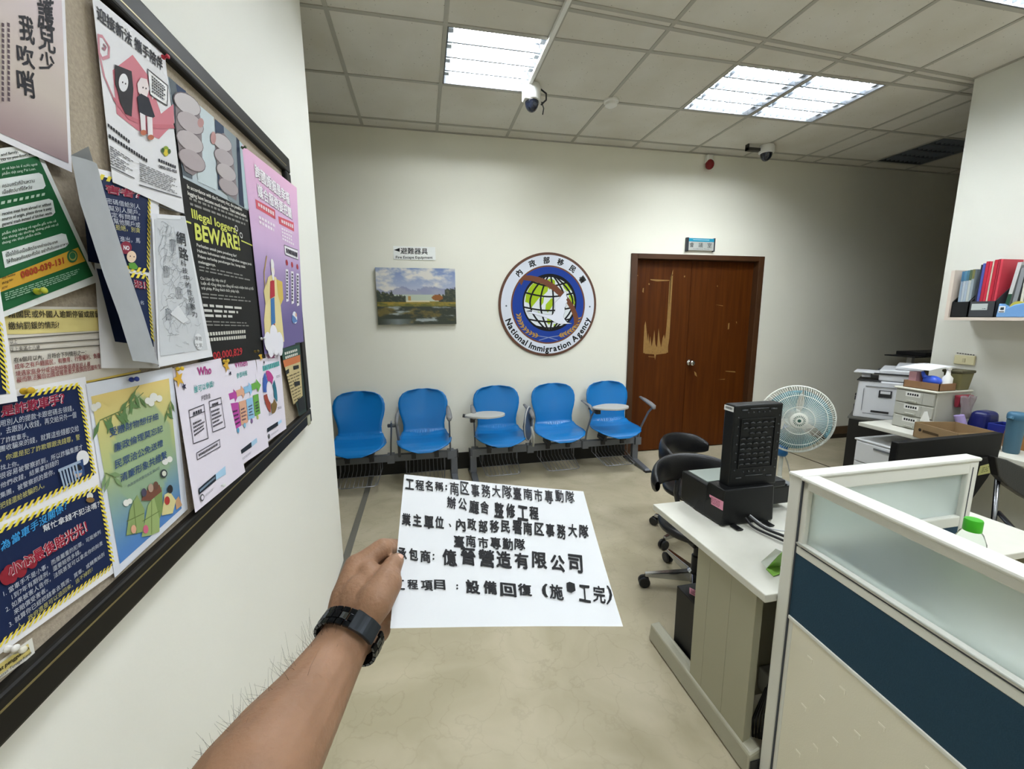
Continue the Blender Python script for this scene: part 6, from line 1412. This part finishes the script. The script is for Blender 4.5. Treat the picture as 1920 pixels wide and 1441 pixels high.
# ---------------------------------------------------------------- sheet held up, the hand and the watch
pc = [Vector(p) for p in ((-.0349, .6102, 1.2371), (.2549, .6271, 1.1745), (.2416, .4482, 1.0652), (-.0482, .4314, 1.1279))]
s = Sheet(pc, ink('d0d2d5'), grid=10, wave=lambda a, b: .004*math.sin(PI*a)*(b-.3)-.002*math.sin(PI*b))
MK = '17171a'; Z = lambda *p: [(720+x/4.174, 880+y/4.174) for x, y in p]
def hand_row(txt, q, m=MK, bold=.018):
    A, B, Cc, D_ = Z(*q); n = len(txt); random.seed(len(txt)); L_ = lambda p, r, t: (p[0]+(r[0]-p[0])*t, p[1]+(r[1]-p[1])*t)
    tot = sum(.45 if c in '：、()' else 1 for c in txt); x = 0
    for c in txt:
        w = (.45 if c in '：、()' else 1)/tot; a, b = x+w*.07, x+w*(.93+random.uniform(-.08, .05)); x += w
        if c == '：':
            for v in (.38, .72): s.spot(L_(L_(A, B, (a+b)/2), L_(D_, Cc, (a+b)/2), v), 1.7, 1.9, m, 2)
            continue
        j = random.uniform(-.06, .06); t0, t1 = (j, 1+j+random.uniform(-.1, .05)) if c not in '：、' else (.35, .8)
        k = [L_(L_(A, B, u), L_(D_, Cc, u), v) for u, v in ((a, t0), (b, t0), (b, t1), (a, t1))]
        s.text(c if c not in '：' else ':', k, m, bold=bold, k=2, hand=.022)
hand_row('工程名稱：', ((165, 72), (505, 100), (505, 175), (160, 150)), bold=.03)
hand_row('南区事務大隊臺南市專動隊', ((510, 92), (1498, 172), (1500, 272), (512, 195)), '26262a', bold=.02)
hand_row('辦公廳舍', ((490, 212), (835, 248), (832, 355), (486, 305)), '1e1e22', bold=.03); hand_row('整修工程', ((860, 258), (1222, 292), (1222, 398), (856, 385)), bold=.04)
hand_row('業主單位', ((136, 342), (482, 365), (478, 470), (132, 440)), bold=.04); s.poly(Z((506, 420), (518, 422), (528, 442), (520, 450)), MK, 2)
hand_row('內政部移民署南区事務大隊', ((560, 378), (1612, 430), (1612, 545), (558, 475)), bold=.035)
hand_row('臺南市專勤隊', ((540, 508), (1112, 545), (1110, 640), (540, 602)), bold=.03)
hand_row('承包商：', ((100, 610), (410, 630), (408, 725), (98, 715)), bold=.036)
hand_row('億晉營造有限公司', ((446, 610), (1572, 672), (1572, 806), (446, 755)), bold=.036)
hand_row('工程項目', ((70, 865), (490, 862), (490, 945), (68, 945)), bold=.03); hand_row('：', ((555, 880), (590, 882), (590, 955), (555, 952)), bold=.04)
hand_row('設備回復', ((628, 868), (1168, 900), (1170, 1000), (630, 985)), bold=.04); hand_row('(施', ((1222, 890), (1415, 900), (1420, 1020), (1225, 1008)), bold=.03)
s.poly(Z((1425, 890), (1450, 880), (1490, 895), (1496, 950), (1465, 968), (1430, 955)), MK, 3); hand_row('工完)', ((1515, 905), (1790, 905), (1790, 1065), (1515, 1040)), bold=.025)
o = s.build('paper_sheet', None, smooth=False); tag(o, 'white paper with handwritten black marker Chinese lines, held up by the hand', 'paper')
pn = s.n; 
def paper_depth(u, v):
    d = ray(u, v); return (pc[0]-CAM).dot(pn)/d.dot(pn)
# body of the arm and hand: tapered limbs fused into one skin
def capsule(m, a, b, ra, rb, n=16):
    d = (b-a); L_ = d.length; d.normalize(); prof = []
    for i in range(7): t = PI/2*i/6; prof.append((max(.0003, ra*math.sin(t)), -ra*math.cos(t)))
    for i in range(7): t = PI/2*i/6; prof.append((max(.0003, rb*math.cos(t)), L_+rb*math.sin(t)))
    m.lathe(prof, None, n, Matrix.Translation(a) @ d.to_track_quat('Z', 'Y').to_matrix().to_4x4(), cap=True)
def chain(m, pts):
    q = [(at(*p[:3]) if len(p) == 4 else Vector(p[0]), p[-1]) for p in pts]
    for (a, ra), (b, rb) in zip(q, q[1:]): capsule(m, a, b, ra, rb)
skin = mat('skin', '8f6d55', rough=.5, spec=.35, var=.10, scale=22, bump=.25, bscale=170)
skin.node_tree.nodes['Principled BSDF'].inputs['Subsurface Weight'].default_value = .12
skin.node_tree.nodes['Principled BSDF'].inputs['Subsurface Radius'].default_value = (.02, .008, .004)
def rr(pxr, dep): return pxr/FPX*dep
b_ = MB(skin)
sh_ = Vector((-.24, -.12, 1.20))
elb = at(330, 1690, .285)
chain(b_, [((sh_), .055), ((elb), .047)])
chain(b_, [((elb), .047), (470, 1480, .315, .0455), (520, 1400, .345, .0415), (573, 1322, .385, .0360), (622, 1243, .425, .0300), (650, 1196, .447, .0275)])
W_ = (652, 1190, .450)
tip_d = paper_depth(746, 1046)
chain(b_, [(646, 1180, .457, .0225), (656, 1120, .478, .0215), (668, 1062, .503, .0150)])           # index metacarpal
chain(b_, [(668, 1064, .503, .0150), (692, 1045, .512, .0126), (717, 1028, .522, .0128), (737, 1025, .545, .0104), (760, 1024, .575, .0088)])
chain(b_, [(674, 1172, .451, .0180), (704, 1125, .458, .0205), (724, 1094, .474, .0180)])            # thumb metacarpal
chain(b_, [(724, 1092, .474, .0172), (731, 1070, .496, .0128), (736, 1060, tip_d-.024, .0118), (744, 1050, tip_d-.0095, .0092)])
chain(b_, [(660, 1178, .456, .0235), (676, 1120, .474, .0255), (694, 1082, .494, .0165)])            # back of the hand and web
chain(b_, [(688, 1136, .462, .0215), (700, 1100, .478, .0180), (690, 1075, .494, .0150)])
chain(b_, [(672, 1198, .458, .0190), (706, 1180, .490, .0165), (704, 1150, .515, .0165), (698, 1110, .520, .0165), (688, 1078, .520, .0155)])   # heel and far knuckles
dd = .012
for u0, v0, u1, v1, u2, v2, r in ((690, 1082, 722, 1062, 764, 1064, .0098), (700, 1112, 730, 1105, 768, 1104, .0094), (704, 1148, 730, 1146, 760, 1142, .0086)):
    chain(b_, [(u0, v0, .522, .0145), (u1, v1, paper_depth(u1, v1)+dd+.004, r*1.15), (u2, v2, paper_depth(u2, v2)+dd, r)])
tmp = b_.build('arm_blank')
rm = tmp.modifiers.new('fuse', 'REMESH'); rm.mode = 'VOXEL'; rm.voxel_size = .0021; rm.use_smooth_shade = True
smo = tmp.modifiers.new('soften', 'SMOOTH'); smo.factor = .5; smo.iterations = 7
bpy.context.view_layer.update(); dg = bpy.context.evaluated_depsgraph_get()
me = bpy.data.meshes.new_from_object(tmp.evaluated_get(dg)); me.name = 'person'
person = bpy.data.objects.new('person', me); COL.objects.link(person); person.location = tmp.location; ORG['person'] = ORG[tmp.name]
bpy.data.objects.remove(tmp)
me.materials.clear(); me.materials.append(skin); me.polygons.foreach_set('use_smooth', [True]*len(me.polygons))
tag(person, 'person reaching out a bare forearm and hand to hold up the written sheet', 'person')
# thumb nail
c_ = at(748, 1044, tip_d-.0150)
MB(mat('finger_nail', 'c79a84', rough=.3)).ball(c_, .0055, n=10, sq=(1, 1, .5)).build('thumb_nail', person, smooth=True)
# arm hair along the upper edge of the forearm
hm = MB(mat('arm_hair', '2a1e18', rough=.6)); random.seed(21)
ax0, ax1 = at(540, 1372, .36), at(645, 1205, .443)
dv = (ax1-ax0).normalized(); left = (-_R-(-_R).dot(dv)*dv).normalized(); fro = left.cross(dv).normalized()
if fro.dot(CAM-ax0) < 0: fro = -fro
for i in range(150):
    u = random.uniform(-.55, .98); a = random.gauss(.35, .55); r = .0275+(.0405-.0275)*(1-max(0, u))-(.002 if u < 0 else 0)+.0045*max(0, -u)
    nrm = left*math.cos(a)+fro*math.sin(a); p = ax0+(ax1-ax0)*u+nrm*(r-.003); L_ = random.uniform(.008, .024); cv = dv*random.uniform(-.5, 1.2)+fro*random.uniform(-.6, .6)+left*random.uniform(-.2, .5)
    hm.tube([p, p+(nrm*.6+cv*.4)*L_*.5, p+(nrm*.7+cv*.9)*L_], [.00014, .00011, .00005], n=3, cap=False)
h_ = hm.build('arm_hair', person); h_['kind'] = 'stuff'
# wristwatch
wa = at(610, 1262, .415); wb_ = at(668, 1165, .463); axd = (wb_-wa).normalized(); wc = at(655, 1193, .4475)
e1 = (-_R-(-_R).dot(axd)*axd).normalized(); e2 = axd.cross(e1).normalized()
if e2.dot(CAM-wc) < 0: e2 = -e2
wt = thing('wristwatch', 'black steel bracelet watch on the wrist, clasp towards the viewer', 'watch', tuple(wc))
wm1 = mat('black_steel', '1b1d20', rough=.22, metal=.85); wm2 = mat('black_steel_polished', '6a6f76', rough=.15, metal=1)
def wp(a, r, h, fl=1.0): return wc+(e1*math.cos(a)*r+e2*math.sin(a)*r*fl)+axd*h
Rw = .0350
def arcbox(m, a0, a1, h0, h1, r0, r1, mt=None, n=4):
    lo = []; 
    for k in range(n+1):
        a = a0+(a1-a0)*k/n
        lo.append([wp(a, r0, h0), wp(a, r0, h1), wp(a, r1, h1), wp(a, r1, h0)])
    vs = [p for q in lo for p in q]; fs = [(0, 1, 2, 3), (4*n+3, 4*n+2, 4*n+1, 4*n)]
    for k in range(n):
        for j in range(4): fs.append((4*k+j, 4*k+4+j, 4*k+4+(j+1) % 4, 4*k+(j+1) % 4))
    m.add(vs, fs, mt)
ca0, ca1 = math.radians(108), math.radians(158)      # clasp
N_ = 26
for k in range(N_):
    a0 = 2*PI*k/N_; a1 = a0+2*PI/N_*.86; am = (a0+a1)/2
    if ca0-.05 < am < ca1+.05: continue
    lk = MB(wm1); arcbox(lk, a0, a1, -.0095, -.0038, Rw-.0022, Rw+.0012, n=2); arcbox(lk, a0, a1, .0038, .0095, Rw-.0022, Rw+.0012, n=2); arcbox(lk, a0+.05, a1+.05, -.0036, .0036, Rw-.002, Rw+.0016, wm2 if k % 3 == 0 else wm1, n=2)
    lk.build('bracelet_link', wt, bevel=.0005)
cl = MB(mat('clasp_steel', '33373c', rough=.3, metal=.8)); arcbox(cl, ca0, ca1, -.010, .010, Rw-.002, Rw+.0028, n=10); cl.build('clasp', wt, bevel=.0010)
